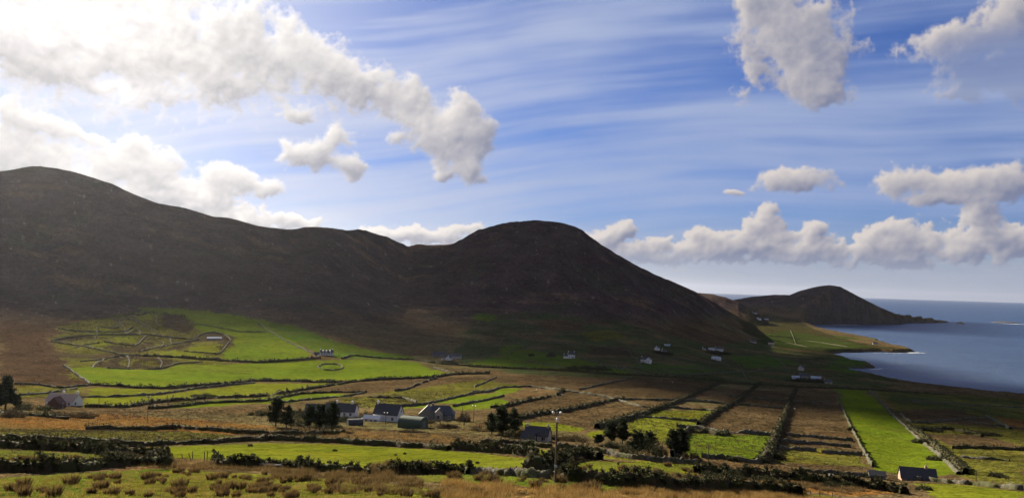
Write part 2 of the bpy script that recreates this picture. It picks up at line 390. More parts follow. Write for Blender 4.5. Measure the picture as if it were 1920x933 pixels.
# ------------------------------------------------------------------ land cover (surface colours, some with shade put in)
GC = np.empty((NR, NA, 3)); RO = np.empty((NR, NA))
GC[:] = (.10, .072, .036); RO[:] = .8
n_a = fbm(X, Y, 170, 4); n_b = fbm(X + 900, Y, 45, 4)
def lay(mask, c, ro, k=1.):
    m = np.clip(mask * k, 0, 1)[..., None]
    GC[:] = GC * (1 - m) + np.array(c) * m; RO[:] = RO * (1 - m[..., 0]) + ro * m[..., 0]
lay(sstep(-.1, .5, n_a), (.115, .105, .045), .8)
lay(sstep(.1, .5, n_b) * .6, (.12, .07, .03), .9)
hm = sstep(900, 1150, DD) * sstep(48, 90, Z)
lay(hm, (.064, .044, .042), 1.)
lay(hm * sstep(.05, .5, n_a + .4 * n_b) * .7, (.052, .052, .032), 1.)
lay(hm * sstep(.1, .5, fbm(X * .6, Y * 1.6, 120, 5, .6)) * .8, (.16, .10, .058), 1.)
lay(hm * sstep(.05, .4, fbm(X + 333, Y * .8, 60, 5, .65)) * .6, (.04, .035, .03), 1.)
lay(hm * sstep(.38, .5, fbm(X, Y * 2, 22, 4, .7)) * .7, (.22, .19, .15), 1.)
G = (.088, .134, .009); YG = (.115, .132, .012); OL = (.090, .090, .017); BR = (.078, .054, .027); OR = (.15, .078, .024)
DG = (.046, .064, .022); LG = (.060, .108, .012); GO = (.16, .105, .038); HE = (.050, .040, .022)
FIELDS = [
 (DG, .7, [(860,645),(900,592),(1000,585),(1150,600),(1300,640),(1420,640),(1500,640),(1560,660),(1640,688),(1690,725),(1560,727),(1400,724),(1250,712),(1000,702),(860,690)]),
 ((.042, .040, .016), .9, [(1385,600),(1430,588),(1500,600),(1530,618),(1600,640),(1700,655),(1560,650),(1440,640),(1400,625)]),  # coastal slope, colour darkened to stand in for cloud-edge shade
 ((.034, .050, .012), .6, [(1430,626),(1480,620),(1560,634),(1640,652),(1560,658),(1470,652),(1420,640)]),  # coastal field, the same dimmer light put into its colour
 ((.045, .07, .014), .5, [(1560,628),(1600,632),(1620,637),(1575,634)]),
 (OL, .9, [(103,645),(108,610),(240,585),(290,582),(330,600),(440,640),(420,680),(330,690),(170,690),(130,688)]),
 ((.062, .038, .022), 1., [(0,600),(105,612),(95,640),(125,688),(170,722),(0,722)]),
 (G, .25, [(258,577),(325,575),(385,582),(500,600),(560,640),(595,672),(500,680),(415,675),(440,640),(385,622),(350,612),(325,588),(275,585)]),
 (HE, .6, [(300,594),(335,588),(362,606),(345,622),(310,612)]),  # dark heather ground with the patch's shade put into the colour
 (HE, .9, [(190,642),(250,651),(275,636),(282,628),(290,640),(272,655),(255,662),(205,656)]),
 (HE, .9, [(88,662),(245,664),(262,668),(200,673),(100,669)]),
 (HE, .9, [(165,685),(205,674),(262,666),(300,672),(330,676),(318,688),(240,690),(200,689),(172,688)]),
 (OL, 1., [(215,682),(240,672),(258,672),(262,680),(240,686)]), (OL, 1., [(268,686),(275,676),(305,676),(300,686)]),
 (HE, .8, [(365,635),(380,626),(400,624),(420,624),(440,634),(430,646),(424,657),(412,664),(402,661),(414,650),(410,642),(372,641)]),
 (YG, .5, [(150,622),(185,613),(232,622),(226,630),(160,631)]), (YG, .5, [(250,583),(300,589),(290,598),(262,600),(244,592)]), (YG, .5, [(140,646),(190,640),(232,644),(200,652)]), (YG, .5, [(205,632),(262,630),(255,642),(222,642)]),
 (OL, .9, [(120,700),(150,692),(165,706),(140,712)]),
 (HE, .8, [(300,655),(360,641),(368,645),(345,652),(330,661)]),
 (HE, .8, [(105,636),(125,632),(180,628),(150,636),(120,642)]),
 (LG, .3, [(500,602),(560,612),(630,640),(700,657),(780,670),(760,674),(650,672),(600,664),(570,645),(515,620)]),
 (YG, .3, [(360,650),(412,646),(415,658),(405,662),(355,657)]),
 (YG, .4, [(280,665),(330,656),(400,668),(410,675),(300,668)]),
 (G, .2, [(130,690),(165,687),(200,690),(245,692),(320,692),(335,684),(460,681),(600,674),(650,673),(760,676),(850,700),(800,708),(700,712),(560,712),(450,716),(320,727),(175,722)]),
 (OL, .9, [(30,722),(160,726),(150,745),(36,745)]),
 (YG, .35, [(172,726),(320,731),(380,724),(370,730),(300,740),(160,745)]),
 (YG, .35, [(156,746),(300,741),(380,730),(478,718),(660,718),(560,733),(490,743),(340,750),(275,758),(220,763),(160,763)]),
 (G, .3, [(280,765),(350,752),(480,746),(560,735),(690,737),(640,744),(520,757),(480,756),(340,765)]),
 (BR, .8, [(560,737),(640,720),(850,706),(1000,702),(1045,722),(900,734),(800,738),(700,738)]),
 (OL, 1., [(640,745),(800,735),(900,738),(760,762),(640,765)]),
 (OL, .6, [(690,737),(760,730),(900,712),(985,722),(940,727),(860,742)]),
 (G, .35, [(850,760),(877,756),(930,746),(970,755),(925,765),(860,768),(830,765),(745,765),(800,759)]),
 (G, .35, [(800,756),(870,743),(925,737),(940,727),(985,727),(925,746),(870,756)]),
 (BR, .9, [(972,757),(1045,743),(1060,732),(1175,748),(1300,742),(1250,762),(1200,780),(1110,808),(1030,800),(880,800)]),
 (BR, .8, [(990,724),(1050,706),(1200,706),(1350,717),(1300,742),(1170,747),(1060,732)]),
 (YG, .6, [(1176,792),(1235,768),(1340,770),(1312,798),(1278,806),(1255,838),(1220,820),(1180,810)]),
 (G, .6, [(1292,812),(1450,816),(1436,862),(1300,856),(1280,842)]),
 (BR, .8, [(1342,768),(1380,730),(1482,732),(1452,815),(1318,800)]),
 (BR, .8, [(1494,732),(1565,734),(1620,880),(1560,890),(1440,862),(1470,790)]),
 (OL, .8, [(1480,835),(1600,845),(1630,875),(1450,866)]),
 (G, .15, [(1569,730),(1630,731),(1668,774),(1704,806),(1755,850),(1795,888),(1740,893),(1642,882),(1606,819),(1585,776)]),
 (OL, .9, [(1640,730),(1920,748),(1920,912),(1800,895),(1704,795)]),
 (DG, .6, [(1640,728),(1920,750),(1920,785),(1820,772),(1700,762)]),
 (BR, .7, [(1690,767),(1780,765),(1860,785),(1870,802),(1760,792),(1700,786)]),
 (OR, .8, [(1868,780),(1920,788),(1920,806),(1895,803)]),
 (BR, .8, [(1730,812),(1850,815),(1919,838),(1919,845),(1790,838)]),
 (YG, .3, [(1712,905),(1790,907),(1920,921),(1920,945),(1780,945)]),
 (YG, .3, [(945,790),(1040,792),(1100,803),(1090,808),(1000,806)]),
 (YG, .4, [(1095,815),(1140,800),(1145,812),(1110,820)]),
 (OR, .9, [(0,782),(200,775),(400,790),(520,800),(600,812),(400,818),(200,808),(0,800)]),
 (OL, .9, [(0,803),(200,806),(330,808),(440,815),(420,828),(0,825)]),
 (BR, .9, [(440,800),(640,800),(840,812),(900,828),(800,835),(600,825),(450,818)]),
 (YG, .22, [(205,843),(290,838),(400,834),(500,830),(620,832),(780,841),(870,847),(1000,860),(1015,868),(985,873),(900,884),(720,884),(640,880),(540,872),(440,868),(340,857),(240,847)]),
 (YG, .4, [(838,836),(940,836),(1050,845),(1180,860),(1190,864),(1130,858),(1060,866),(960,851)]),
 (YG, .3, [(1000,886),(1060,870),(1110,864),(1300,870),(1360,880),(1300,890),(1180,897),(1060,892)]),
 (YG, .5, [(1180,862),(1310,872),(1350,880),(1200,870)]),
 (LG, .5, [(780,894),(880,889),(1000,896),(1180,914),(1270,922),(1140,921),(1000,912),(800,903)]),
 (YG, .6, [(-40,900),(90,890),(230,882),(300,880),(420,885),(520,890),(700,905),(800,915),(930,925),(1100,946),(-40,946)]),
 (LG, .7, [(-40,900),(90,890),(230,882),(330,878),(230,905),(160,925),(-40,940)]),
 (GO, .9, [(850,908),(1000,914),(1140,922),(1300,926),(1560,934),(1560,950),(900,946)]),
 (OR, .8, [(1390,895),(1500,898),(1700,922),(1600,930),(1400,910)]),
 (YG, .5, [(1500,925),(1570,930),(1570,950),(1480,945)]),
 (LG, .3, [(940,650),(975,645),(1000,655),(1060,668),(1120,680),(1190,692),(1208,701),(1140,699),(1000,690),(882,685),(882,678),(935,668)]),
 (LG, .5, [(885,585),(930,592),(925,602),(890,600)]), (OL, .8, [(1085,622),(1150,618),(1180,632),(1110,640)]), (BR, .9, [(1000,600),(1060,596),(1090,615),(1030,625)]),
 ((.055,.095,.016), .4, [(1200,682),(1290,684),(1350,696),(1240,700),(1190,690)]), ((.055,.095,.016), .4, [(1365,668),(1440,664),(1500,680),(1400,690)]), (BR, .9, [(1260,600),(1320,620),(1380,640),(1330,650),(1250,622)]),
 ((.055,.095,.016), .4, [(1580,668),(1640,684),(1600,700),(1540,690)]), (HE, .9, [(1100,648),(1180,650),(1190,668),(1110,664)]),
]
jx = X + fbm(X, Y, 12, 3) * 2.2 * np.clip(DD / 250, .3, 4); jy = Y + fbm(Y, X, 12, 3) * 2.2 * np.clip(DD / 250, .3, 4)
jx += fbm(X + 40, Y, 55, 4, .6) * 16 * sstep(650, 1000, DD); jy += fbm(X, Y + 40, 55, 4, .6) * 12 * sstep(650, 1000, DD)
jf = slice(41, 41 + 1440)
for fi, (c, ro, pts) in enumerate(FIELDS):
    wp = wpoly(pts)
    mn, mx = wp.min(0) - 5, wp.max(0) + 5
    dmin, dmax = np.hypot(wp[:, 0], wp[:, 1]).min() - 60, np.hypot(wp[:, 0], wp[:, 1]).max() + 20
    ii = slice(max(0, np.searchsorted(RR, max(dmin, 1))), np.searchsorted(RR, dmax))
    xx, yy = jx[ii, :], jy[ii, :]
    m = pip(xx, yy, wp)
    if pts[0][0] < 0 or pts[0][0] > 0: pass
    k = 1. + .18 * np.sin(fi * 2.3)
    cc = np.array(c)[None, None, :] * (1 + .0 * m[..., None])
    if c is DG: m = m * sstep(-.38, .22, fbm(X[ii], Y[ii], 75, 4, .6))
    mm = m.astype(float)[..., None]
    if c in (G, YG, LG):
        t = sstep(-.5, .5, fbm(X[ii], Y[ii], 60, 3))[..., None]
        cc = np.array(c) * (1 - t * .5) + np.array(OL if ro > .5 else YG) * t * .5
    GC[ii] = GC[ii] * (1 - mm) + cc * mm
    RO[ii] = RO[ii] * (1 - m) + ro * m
mot = sstep(.05, .6, fbm(X + 77, Y, 38, 5, .65)) * .5 * (RO < .55) * (DD > 60)
lay(mot, (.085, .078, .02), .6)
mot = sstep(.2, .6, fbm(X - 77, Y, 14, 4, .65)) * .4 * (RO < .55) * (DD > 60)
lay(mot, (.045, .075, .012), .5)
# bare rock along the water's edge
lay(sstep(16, 3, SD) * (SD > -60), (.07, .06, .05), .6)
# fine bumps: tussocky ground where the cover is rough
fd = sstep(15, 60, DD)
bump = fbm(X, Y, 3.1, 3, .6) * .34 + np.abs(fbm(X + 50, Y, 1.3, 2)) * .22
bump2 = fbm(X, Y, 9, 4, .6) * .9
Z += (bump * sstep(700, 250, DD) * (.12 + RO * .95) + bump2 * sstep(150, 500, DD) * (.1 + RO * .8)) * fd * (SD > 12)
Zf = Z

def mat(name): 
    m = bpy.data.materials.new(name); m.use_nodes = True; m.node_tree.nodes.clear()
    T = NT(m.node_tree); o = T.new('ShaderNodeOutputMaterial'); return m, T, o
def pbsdf(T, o, colr, rough=.9, spec=.2, normal=None, trans=None):
    b = T.new('ShaderNodeBsdfPrincipled'); T.put(b.inputs['Base Color'], colr if not isinstance(colr, tuple) else (*colr, 1)[:4])
    T.put(b.inputs['Roughness'], rough); b.inputs['Specular IOR Level'].default_value = spec
    if normal is not None: T.l.new(normal, b.inputs['Normal'])
    s = b.outputs[0]
    if trans:
        t = T.new('ShaderNodeBsdfTranslucent'); T.put(t.inputs[0], colr if not isinstance(colr, tuple) else (*colr, 1)[:4])
        mx = T.new('ShaderNodeMixShader'); mx.inputs[0].default_value = trans; T.l.new(s, mx.inputs[1]); T.l.new(t.outputs[0], mx.inputs[2]); s = mx.outputs[0]
    T.l.new(s, o.inputs[0]); return b
def bump(T, h, strength, dist):
    b = T.new('ShaderNodeBump'); b.inputs['Strength'].default_value = strength; b.inputs['Distance'].default_value = dist
    T.l.new(h, b.inputs['Height']); return b.outputs[0]

def ground_mat():
    m, T, o = mat('ground_cover')
    at_ = T.new('ShaderNodeAttribute', attribute_name='cover'); ar = T.new('ShaderNodeAttribute', attribute_name='rough')
    geo = T.new('ShaderNodeNewGeometry'); P = geo.outputs['Position']
    n1 = T.noise(P, .9, 6, .65); n2 = T.noise(P, .12, 6, .6); n3 = T.noise(P, .02, 5, .55); n4 = T.noise(P, .33, 5, .7)
    k = T.math('MULTIPLY_ADD', T.math('SUBTRACT', n1, .5), 1.3, T.math('MULTIPLY_ADD', T.math('SUBTRACT', n2, .5), 1.2, T.math('MULTIPLY', T.math('SUBTRACT', n3, .5), 1.2)))
    k = T.math('MULTIPLY_ADD', T.math('SUBTRACT', n4, .5), 1.7, k)
    k2 = T.math('MULTIPLY_ADD', k, T.math('MULTIPLY_ADD', ar.outputs['Fac'], 1.3, .5), 1.)
    k2 = T.math('MAXIMUM', k2, .25)
    c = T.vm('SCALE', at_.outputs['Color'], sc=k2)
    # rushes and tussocks too small to stand as geometry
    sp = T.noise(P, .55, 3, .7); spf = T.math('MULTIPLY', T.mr(sp, .52, .62), T.math('MULTIPLY_ADD', ar.outputs['Fac'], .8, .03))
    c2 = T.mix(spf, c, (.045, .036, .018))
    hue = T.noise(P, .045, 4, .5)
    c3 = T.mix(T.mr(hue, .5, .75, 0, .35), c2, T.mix(1., c2, (1.35, .9, .7), 'MULTIPLY'))
    h = T.math('ADD', T.math('MULTIPLY', n1, 1.), T.math('MULTIPLY', n2, 3.))
    pbsdf(T, o, c3, 1., .0, bump(T, h, .8, .9))
    return m
def make_mesh(name, verts, faces, mats=None):
    me = bpy.data.meshes.new(name); verts = np.asarray(verts, np.float32)
    me.vertices.add(len(verts)); me.vertices.foreach_set('co', verts.ravel())
    if isinstance(faces, np.ndarray):
        n, k = faces.shape
        me.loops.add(n * k); me.loops.foreach_set('vertex_index', faces.astype(np.int32).ravel())
        me.polygons.add(n); me.polygons.foreach_set('loop_start', np.arange(0, n * k, k, dtype=np.int32))
        me.update(calc_edges=True)
    else:
        me = bpy.data.meshes.new(name); me.from_pydata([tuple(map(float, v)) for v in verts], [], faces)
    return me
def link(name, me, m=None, parent=None, loc=None, smooth=False):
    o = bpy.data.objects.new(name, me); COL.objects.link(o)
    if m is not None: me.materials.append(m)
    if parent is not None: o.parent = parent
    if loc is not None: o.location = loc
    if smooth: me.polygons.foreach_set('use_smooth', np.ones(len(me.polygons), bool))
    return o
def tag(o, label=None, cat=None, group=None, kind=None):
    if label: o['label'] = label
    if cat: o['category'] = cat
    if group: o['group'] = group
    if kind: o['kind'] = kind
    return o
def empty(name, loc, rz, label, cat, group=None):
    o = bpy.data.objects.new(name, None); COL.objects.link(o); o.location = loc; o.rotation_euler = (0, 0, rz)
    return tag(o, label, cat, group)

V = np.stack([X, Y, Z], -1).reshape(-1, 3)
idx = np.arange(NR * NA).reshape(NR, NA)
Fq = np.stack([idx[:-1, :-1], idx[:-1, 1:], idx[1:, 1:], idx[1:, :-1]], -1).reshape(-1, 4)[:, ::-1]
me = make_mesh('ground', V, Fq)
ca = me.attributes.new('cover', 'FLOAT_COLOR', 'POINT'); ca.data.foreach_set('color', np.concatenate([np.clip(GC, 0, 1).reshape(-1, 3), np.ones((NR * NA, 1))], 1).astype(np.float32).ravel())
ra_ = me.attributes.new('rough', 'FLOAT', 'POINT'); ra_.data.foreach_set('value', RO.astype(np.float32).ravel())
ground = link('ground', me, ground_mat(), smooth=True); tag(ground, 'valley of fields, bog and heather mountains running down to the bay', 'ground', kind='structure')

# ------------------------------------------------------------------ sea
m, T, o = mat('sea_water')
geo = T.new('ShaderNodeNewGeometry'); P = geo.outputs['Position']
mpn = T.new('ShaderNodeMapping'); T.l.new(P, mpn.inputs[0]); mpn.inputs[2].default_value = (0, 0, R_(-20)); mpn.inputs[3].default_value = (1, 2.2, 1)
w1 = T.noise(mpn.outputs[0], .035, 8, .75); w2 = T.noise(mpn.outputs[0], .004, 4, .6)
b = pbsdf(T, o, T.mix(T.mr(w2, .35, .65), (.018, .052, .135), (.028, .070, .165)), .42, .25, bump(T, w1, 1., 9.))
a = np.linspace(0, 2 * np.pi, 129)[:-1]; rsq = np.array([0.01, 400, 1200, 2500, 5000, 9000, 16000, 30000, 60000])
VV = np.array([(math.sin(t) * r, math.cos(t) * r, 0) for r in rsq for t in a])
ix = np.arange(len(VV)).reshape(len(rsq), 128); nx = np.roll(ix, -1, 1)
Fs = np.stack([ix[:-1], nx[:-1], nx[1:], ix[1:]], -1).reshape(-1, 4)[:, ::-1]
sea = link('sea', make_mesh('sea', VV, Fs), m); tag(sea, 'blue Atlantic water of the bay reaching the horizon', 'sea', kind='structure')

# ------------------------------------------------------------------ unseen clouds added towards the sun, outlined to shade mountains and middle ground
mcl, T, o = mat('shade_cloud_white'); pbsdf(T, o, (.9, .9, .92), 1., 0.)
def cloud(pts, label, alt=5200., world=False, thick=45, rag=70, holes=0):
    poly = np.array(pts) if world else wpoly(pts)
    zz = float(np.mean(gz(poly[:, 0], poly[:, 1])))
    k = (alt - zz) / sd[2]; poly = poly + sd[:2][None, :] * k
    c = poly.mean(0); mn, mx = poly.min(0) - 150, poly.max(0) + 150
    ext = float(min(poly.max(0) - poly.min(0))); st = float(np.clip(ext / 30, 9, 32)); rag = min(rag, ext * .12)
    gx, gy = np.meshgrid(np.arange(mn[0], mx[0], st), np.arange(mn[1], mx[1], st))
    wx = gx + fbm(gx, gy, 260, 4, .6) * rag; wy = gy + fbm(gy, gx, 260, 4, .6) * rag
    d = pdist(wx, wy, poly); d = np.where(pip(wx, wy, poly), d, -d)
    t = np.clip(d / 400, 0, 1) ** .5 * thick
    d = d - 900 * sstep(.20, .62, fbm(gx, gy, 330, 4, .6)) * holes
    t = np.clip(d / 400, 0, 1) ** .5 * thick
    inside = d > 0
    n = gx.size; ii = np.arange(n).reshape(gx.shape)
    q = inside[:-1, :-1] & inside[1:, :-1] & inside[:-1, 1:] & inside[1:, 1:]
    F1 = np.stack([ii[:-1, :-1], ii[:-1, 1:], ii[1:, 1:], ii[1:, :-1]], -1)[q]
    topz = t * (.6 + .5 * fbm(gx, gy, 180, 4) + .4); botz = -t * .25
    Vt = np.stack([gx - c[0], gy - c[1], np.maximum(topz, 0) + 4], -1).reshape(-1, 3); Vb = np.stack([gx - c[0], gy - c[1], botz - 4], -1).reshape(-1, 3)
    Fa = np.concatenate([F1, (F1 + n)[:, ::-1]])
    # side walls round the rim
    E = {}
    for a, b in ((0, 1), (1, 2), (2, 3), (3, 0)):
        for u, v in F1[:, [a, b]]: E[(u, v)] = 1
    side = [(v, u, u + n, v + n) for (u, v) in E if (v, u) not in E]
    Fa = np.concatenate([Fa, np.array(side)])
    used = np.unique(Fa); mp_ = np.full(2 * n, -1); mp_[used] = np.arange(len(used))
    ob = link('cloud', make_mesh('cloud', np.concatenate([Vt, Vb])[used], mp_[Fa]), mcl, loc=(c[0], c[1], alt), smooth=True)
    return tag(ob, label, 'cloud', kind='structure')
SHADE = [
 ([(-250,340),(0,335),(180,352),(400,415),(620,440),(765,475),(850,470),(1000,425),(1090,445),(1200,515),(1310,560),(1400,610),(1420,640),(1480,650),(1600,690),(1700,712),(1850,722),(2000,735),(2000,800),(1880,778),(1800,772),(1640,768),(1500,760),(1350,738),(1100,722),(1000,712),(860,702),(800,676),(720,655),(620,635),(500,596),(390,574),(300,566),(200,575),(120,588),(0,560),(-250,560)], 'broad unseen cloud added towards the sun to shade the mountains'),
 ([(305,596),(335,590),(360,604),(348,620),(315,610)], 'small unseen cloud added to shade a hillside patch'),
 ([(1440,552),(1470,552),(1560,534),(1640,575),(1700,600),(1640,612),(1520,612),(1440,602),(1400,592)], 'unseen cloud added towards the sun to shade the headland'),
]
cloud(SHADE[0][0], SHADE[0][1], holes=1); cloud(*SHADE[1])
cloud([pol(1300, 3250), pol(1400, 3350), pol(1500, 3420), pol(1830, 3400), pol(1850, 5300), pol(1250, 5300)], SHADE[2][1], 12000., world=True)

# ------------------------------------------------------------------ shared materials
def wall_material(name, base, stone, veg, pale=.35):
    m, T, o = mat(name); tc = T.new('ShaderNodeTexCoord'); P = tc.outputs['Object']
    n1 = T.noise(P, 1.6, 5, .6); n2 = T.noise(P, .35, 4, .6)
    vo = T.new('ShaderNodeTexVoronoi'); T.l.new(P, vo.inputs[0]); vo.inputs['Scale'].default_value = 2.4
    c = T.mix(T.mr(n1, .38, .62), base, stone); c = T.mix(T.mr(n2, .45, .6), c, veg)
    c = T.mix(T.mr(vo.outputs['Distance'], .3, .0, 0, pale), c, tuple(min(1, x * 2.2) for x in stone))
    pbsdf(T, o, c, .95, .1, bump(T, n1, .8, .3)); return m
M_STONE = wall_material('dry_stone', (.055, .048, .036), (.13, .12, .10), (.06, .065, .025))
M_BANK = wall_material('earth_bank', (.034, .028, .015), (.06, .044, .022), (.038, .045, .012), 0.)
M_PALE = wall_material('pale_stone', (.06, .055, .042), (.13, .12, .10), (.06, .065, .025))
def leaf_mat(name, c1, c2, trans=.25, sc=.6):
    m, T, o = mat(name); tc = T.new('ShaderNodeTexCoord'); n = T.noise(tc.outputs['Object'], sc, 4, .6)
    pbsdf(T, o, T.mix(T.mr(n, .35, .65), c1, c2), .8, .15, None, trans); return m
M_CONIF = leaf_mat('conifer_needles', (.014, .022, .010), (.035, .048, .020))
M_SHRUB = leaf_mat('shrub_leaves', (.020, .024, .010), (.05, .05, .02))
M_GORSE = leaf_mat('brown_shrub', (.045, .03, .014), (.075, .055, .024))
M_RUSH = leaf_mat('rush_blades', (.075, .048, .02), (.17, .115, .045), .3, 1.5)
M_GOLD = leaf_mat('dry_grass_blades', (.17, .10, .03), (.28, .18, .062), .35, .3)
M_GRASS = leaf_mat('grass_blades', (.10, .14, .02), (.20, .20, .035), .4, .2)
M_BARK, T, o = mat('bark'); pbsdf(T, o, (.055, .045, .035))
def plain(name, c, rough=.8, var=.25, sc=1.2, spec=.3):
    m, T, o = mat(name); tc = T.new('ShaderNodeTexCoord'); n = T.noise(tc.outputs['Object'], sc, 6, .65)
    k = T.math('MULTIPLY_ADD', T.math('SUBTRACT', n, .5), var * 2, 1.)
    v = T.new('ShaderNodeRGB'); v.outputs[0].default_value = (*c, 1)
    pbsdf(T, o, T.vm('SCALE', v.outputs[0], sc=k), rough, spec); return m
M_PINK = plain('pinkish_render', (.34, .25, .20), .8, .15)
M_WHITE = plain('white_render', (.72, .72, .70), .8, .12)
M_CREAM = plain('cream_render', (.45, .41, .34), .8, .12)
M_GREY = plain('grey_render', (.17, .17, .165), .85)
M_SLATE = plain('dark_slate', (.045, .047, .055), .45, .4, 3)
M_GSLATE = plain('grey_slate', (.065, .074, .085), .55, .3, 3)
M_TAN = plain('weathered_tile', (.42, .33, .27), .7, .25, 2)
M_GREEN = plain('green_metal', (.045, .075, .05), .5, .3, 2)
M_METAL = plain('galvanised_sheet', (.35, .42, .50), .3, .15, 2, .6)
M_RUST = plain('rusty_red_wall', (.14, .07, .05), .8)
M_GLASS = plain('window_glass', (.03, .035, .045), .12, .1, 1, .8)
M_WOOD = plain('weathered_post', (.11, .085, .06), .9, .4, 5)
M_CERAM = plain('white_insulator', (.75, .75, .72), .3, .05)
M_ROCK = plain('grey_rock', (.16, .15, .135), .9, .5, 2)
M_WOOL = plain('sheep_wool', (.62, .60, .54), .95, .15, 8)
M_SKIN = plain('dark_face', (.05, .045, .04), .8)

# ------------------------------------------------------------------ walls and hedge banks
rng = np.random.RandomState(11)
def leaves(pts, size, n, spread, asp=1.):
    """n small triangles round the given centres"""
    c = pts[rng.randint(0, len(pts), n)] + rng.randn(n, 3) * spread
    a = rng.randn(n, 3); a /= np.linalg.norm(a, axis=1)[:, None]; b = rng.randn(n, 3); b -= (a * b).sum(1)[:, None] * a; b /= np.linalg.norm(b, axis=1)[:, None]
    s = size * (.6 + .8 * rng.rand(n, 1))
    v = np.stack([c - a * s * .5, c + a * s * .5, c + b * s * asp], 1).reshape(-1, 3)
    return v, np.arange(3 * n).reshape(-1, 3)
def ground_line(pts, step):
    P = [];
    for i in range(len(pts) - 1):
        a, b = pts[i], pts[i + 1]; m = max(1, int(math.hypot(b[0]-a[0], b[1]-a[1]) / 6))
        for k in range(m): P.append(at(a[0] + (b[0]-a[0]) * k / m, a[1] + (b[1]-a[1]) * k / m)[:2])
    P.append(at(*pts[-1])[:2]); P = np.array(P)
    # drop jumps made by small hollows, then resample evenly
    Q = [P[0]]
    for p in P[1:]:
        if np.hypot(*(p - Q[-1])) > step * .8: Q.append(p)
    if len(Q) < 2: Q.append(P[-1])
    Q = np.array(Q)
    if len(Q) > 4: Q[1:-1] = (Q[:-2] + 2 * Q[1:-1] + Q[2:]) / 4
    s = np.concatenate([[0], np.cumsum(np.hypot(*np.diff(Q, axis=0).T))]); n = max(3, int(s[-1] / step) + 1)
    t = np.linspace(0, s[-1], n); return np.stack([np.interp(t, s, Q[:, 0]), np.interp(t, s, Q[:, 1])], 1)
def wall(kind, label, pts, h=1.3, w=None, group=None, closed=False):
    d0 = math.hypot(*at(*pts[len(pts)//2])[:2])
    step = max(.45, d0 / 420)
    L = ground_line(pts, step); n = len(L)
    w = w or (h * (.75 if kind == 'stone_wall' else 1.3))
    tg = np.gradient(L, axis=0); tg /= np.hypot(*tg.T)[:, None] + 1e-9; nr = np.stack([-tg[:, 1], tg[:, 0]], 1)
    L = L + nr * (pnoise(np.arange(n) * step / 7., np.full(n, d0)) * .9)[:, None]
    prof = [(-.5, -.35), (-.5, .0), (-.42, .55), (-.3, .92), (0, 1.0), (.3, .92), (.42, .55), (.5, .0), (.5, -.35)]
    hv = 1 + (.22 + min(.7, d0 / 900)) * pnoise(np.arange(n) * step / 5., np.full(n, d0 + 3)) + min(.3, .05 + d0 / 1500) * pnoise(np.arange(n) * step / 1.3, np.full(n, d0 + 9)) + (.12 if kind != 'hedge_bank' else .08) * rng.randn(n)
    # a few tumbled gaps
    gap = pnoise(np.arange(n) * step / 16., np.full(n, d0 + 31.)); hv *= 1 - .85 * sstep(.34, .5, gap) * (d0 > 300); hv = np.maximum(hv, .12)
    o = L[n // 2]; oz = float(gz(*o))
    V = []
    for (a, b) in prof:
        jit = rng.randn(n) * (.09 if kind != 'hedge_bank' else .06) * min(h, 1.6)
        xy = L + nr * (a * w + jit)[:, None]
        z = gz(xy[:, 0], xy[:, 1]) if b < .1 else gz(L[:, 0], L[:, 1])
        V.append(np.stack([xy[:, 0] - o[0], xy[:, 1] - o[1], z + b * h * (hv if b > 0 else 1) + (rng.randn(n) * (.07 if kind != 'hedge_bank' else .02) if b > 0 else 0) - oz], 1))
    V = np.array(V); K = len(prof); ii = np.arange(K * n).reshape(K, n)
    F = np.stack([ii[:-1, :-1], ii[1:, :-1], ii[1:, 1:], ii[:-1, 1:]], -1).reshape(-1, 4)
    m = {'stone_wall': M_STONE, 'hedge_bank': M_BANK, 'pale': M_PALE}[kind]
    name = 'stone_wall' if kind == 'pale' else kind
    ob = link(name, make_mesh(name, V.reshape(-1, 3), F), m, loc=(o[0], o[1], oz), smooth=kind == 'hedge_bank'); tag(ob, label, 'hedge bank' if kind == 'hedge_bank' else 'stone wall', group, 'thing')
    if kind == 'hedge_bank' and d0 < 900:
        top = V[4]; dens = 200 if d0 < 200 else (12 if d0 < 420 else 6)
        mm = np.clip(pnoise(np.arange(n) * step / 6., np.full(n, d0 + 77)) * 1.6 + .9, 0.45, 1.6)
        rep = np.repeat(np.arange(n), np.maximum(1, (mm * 3).astype(int)))
        base = V[rng.randint(2, 7, len(rep)), rep] + np.stack([rng.randn(len(rep)) * .2, rng.randn(len(rep)) * .2, np.abs(rng.randn(len(rep))) * (.24 + .12 * h) * mm[rep]], 1)
        v, f = leaves(base, .10 + d0 / 1000, min(int(n * step * dens), 30000), .16)
        hd = link('hedge', make_mesh('hedge', v, f), M_SHRUB if d0 > 120 else M_SHRUB, ob)
    return ob
B, SW, PL = 'hedge_bank', 'stone_wall', 'pale'
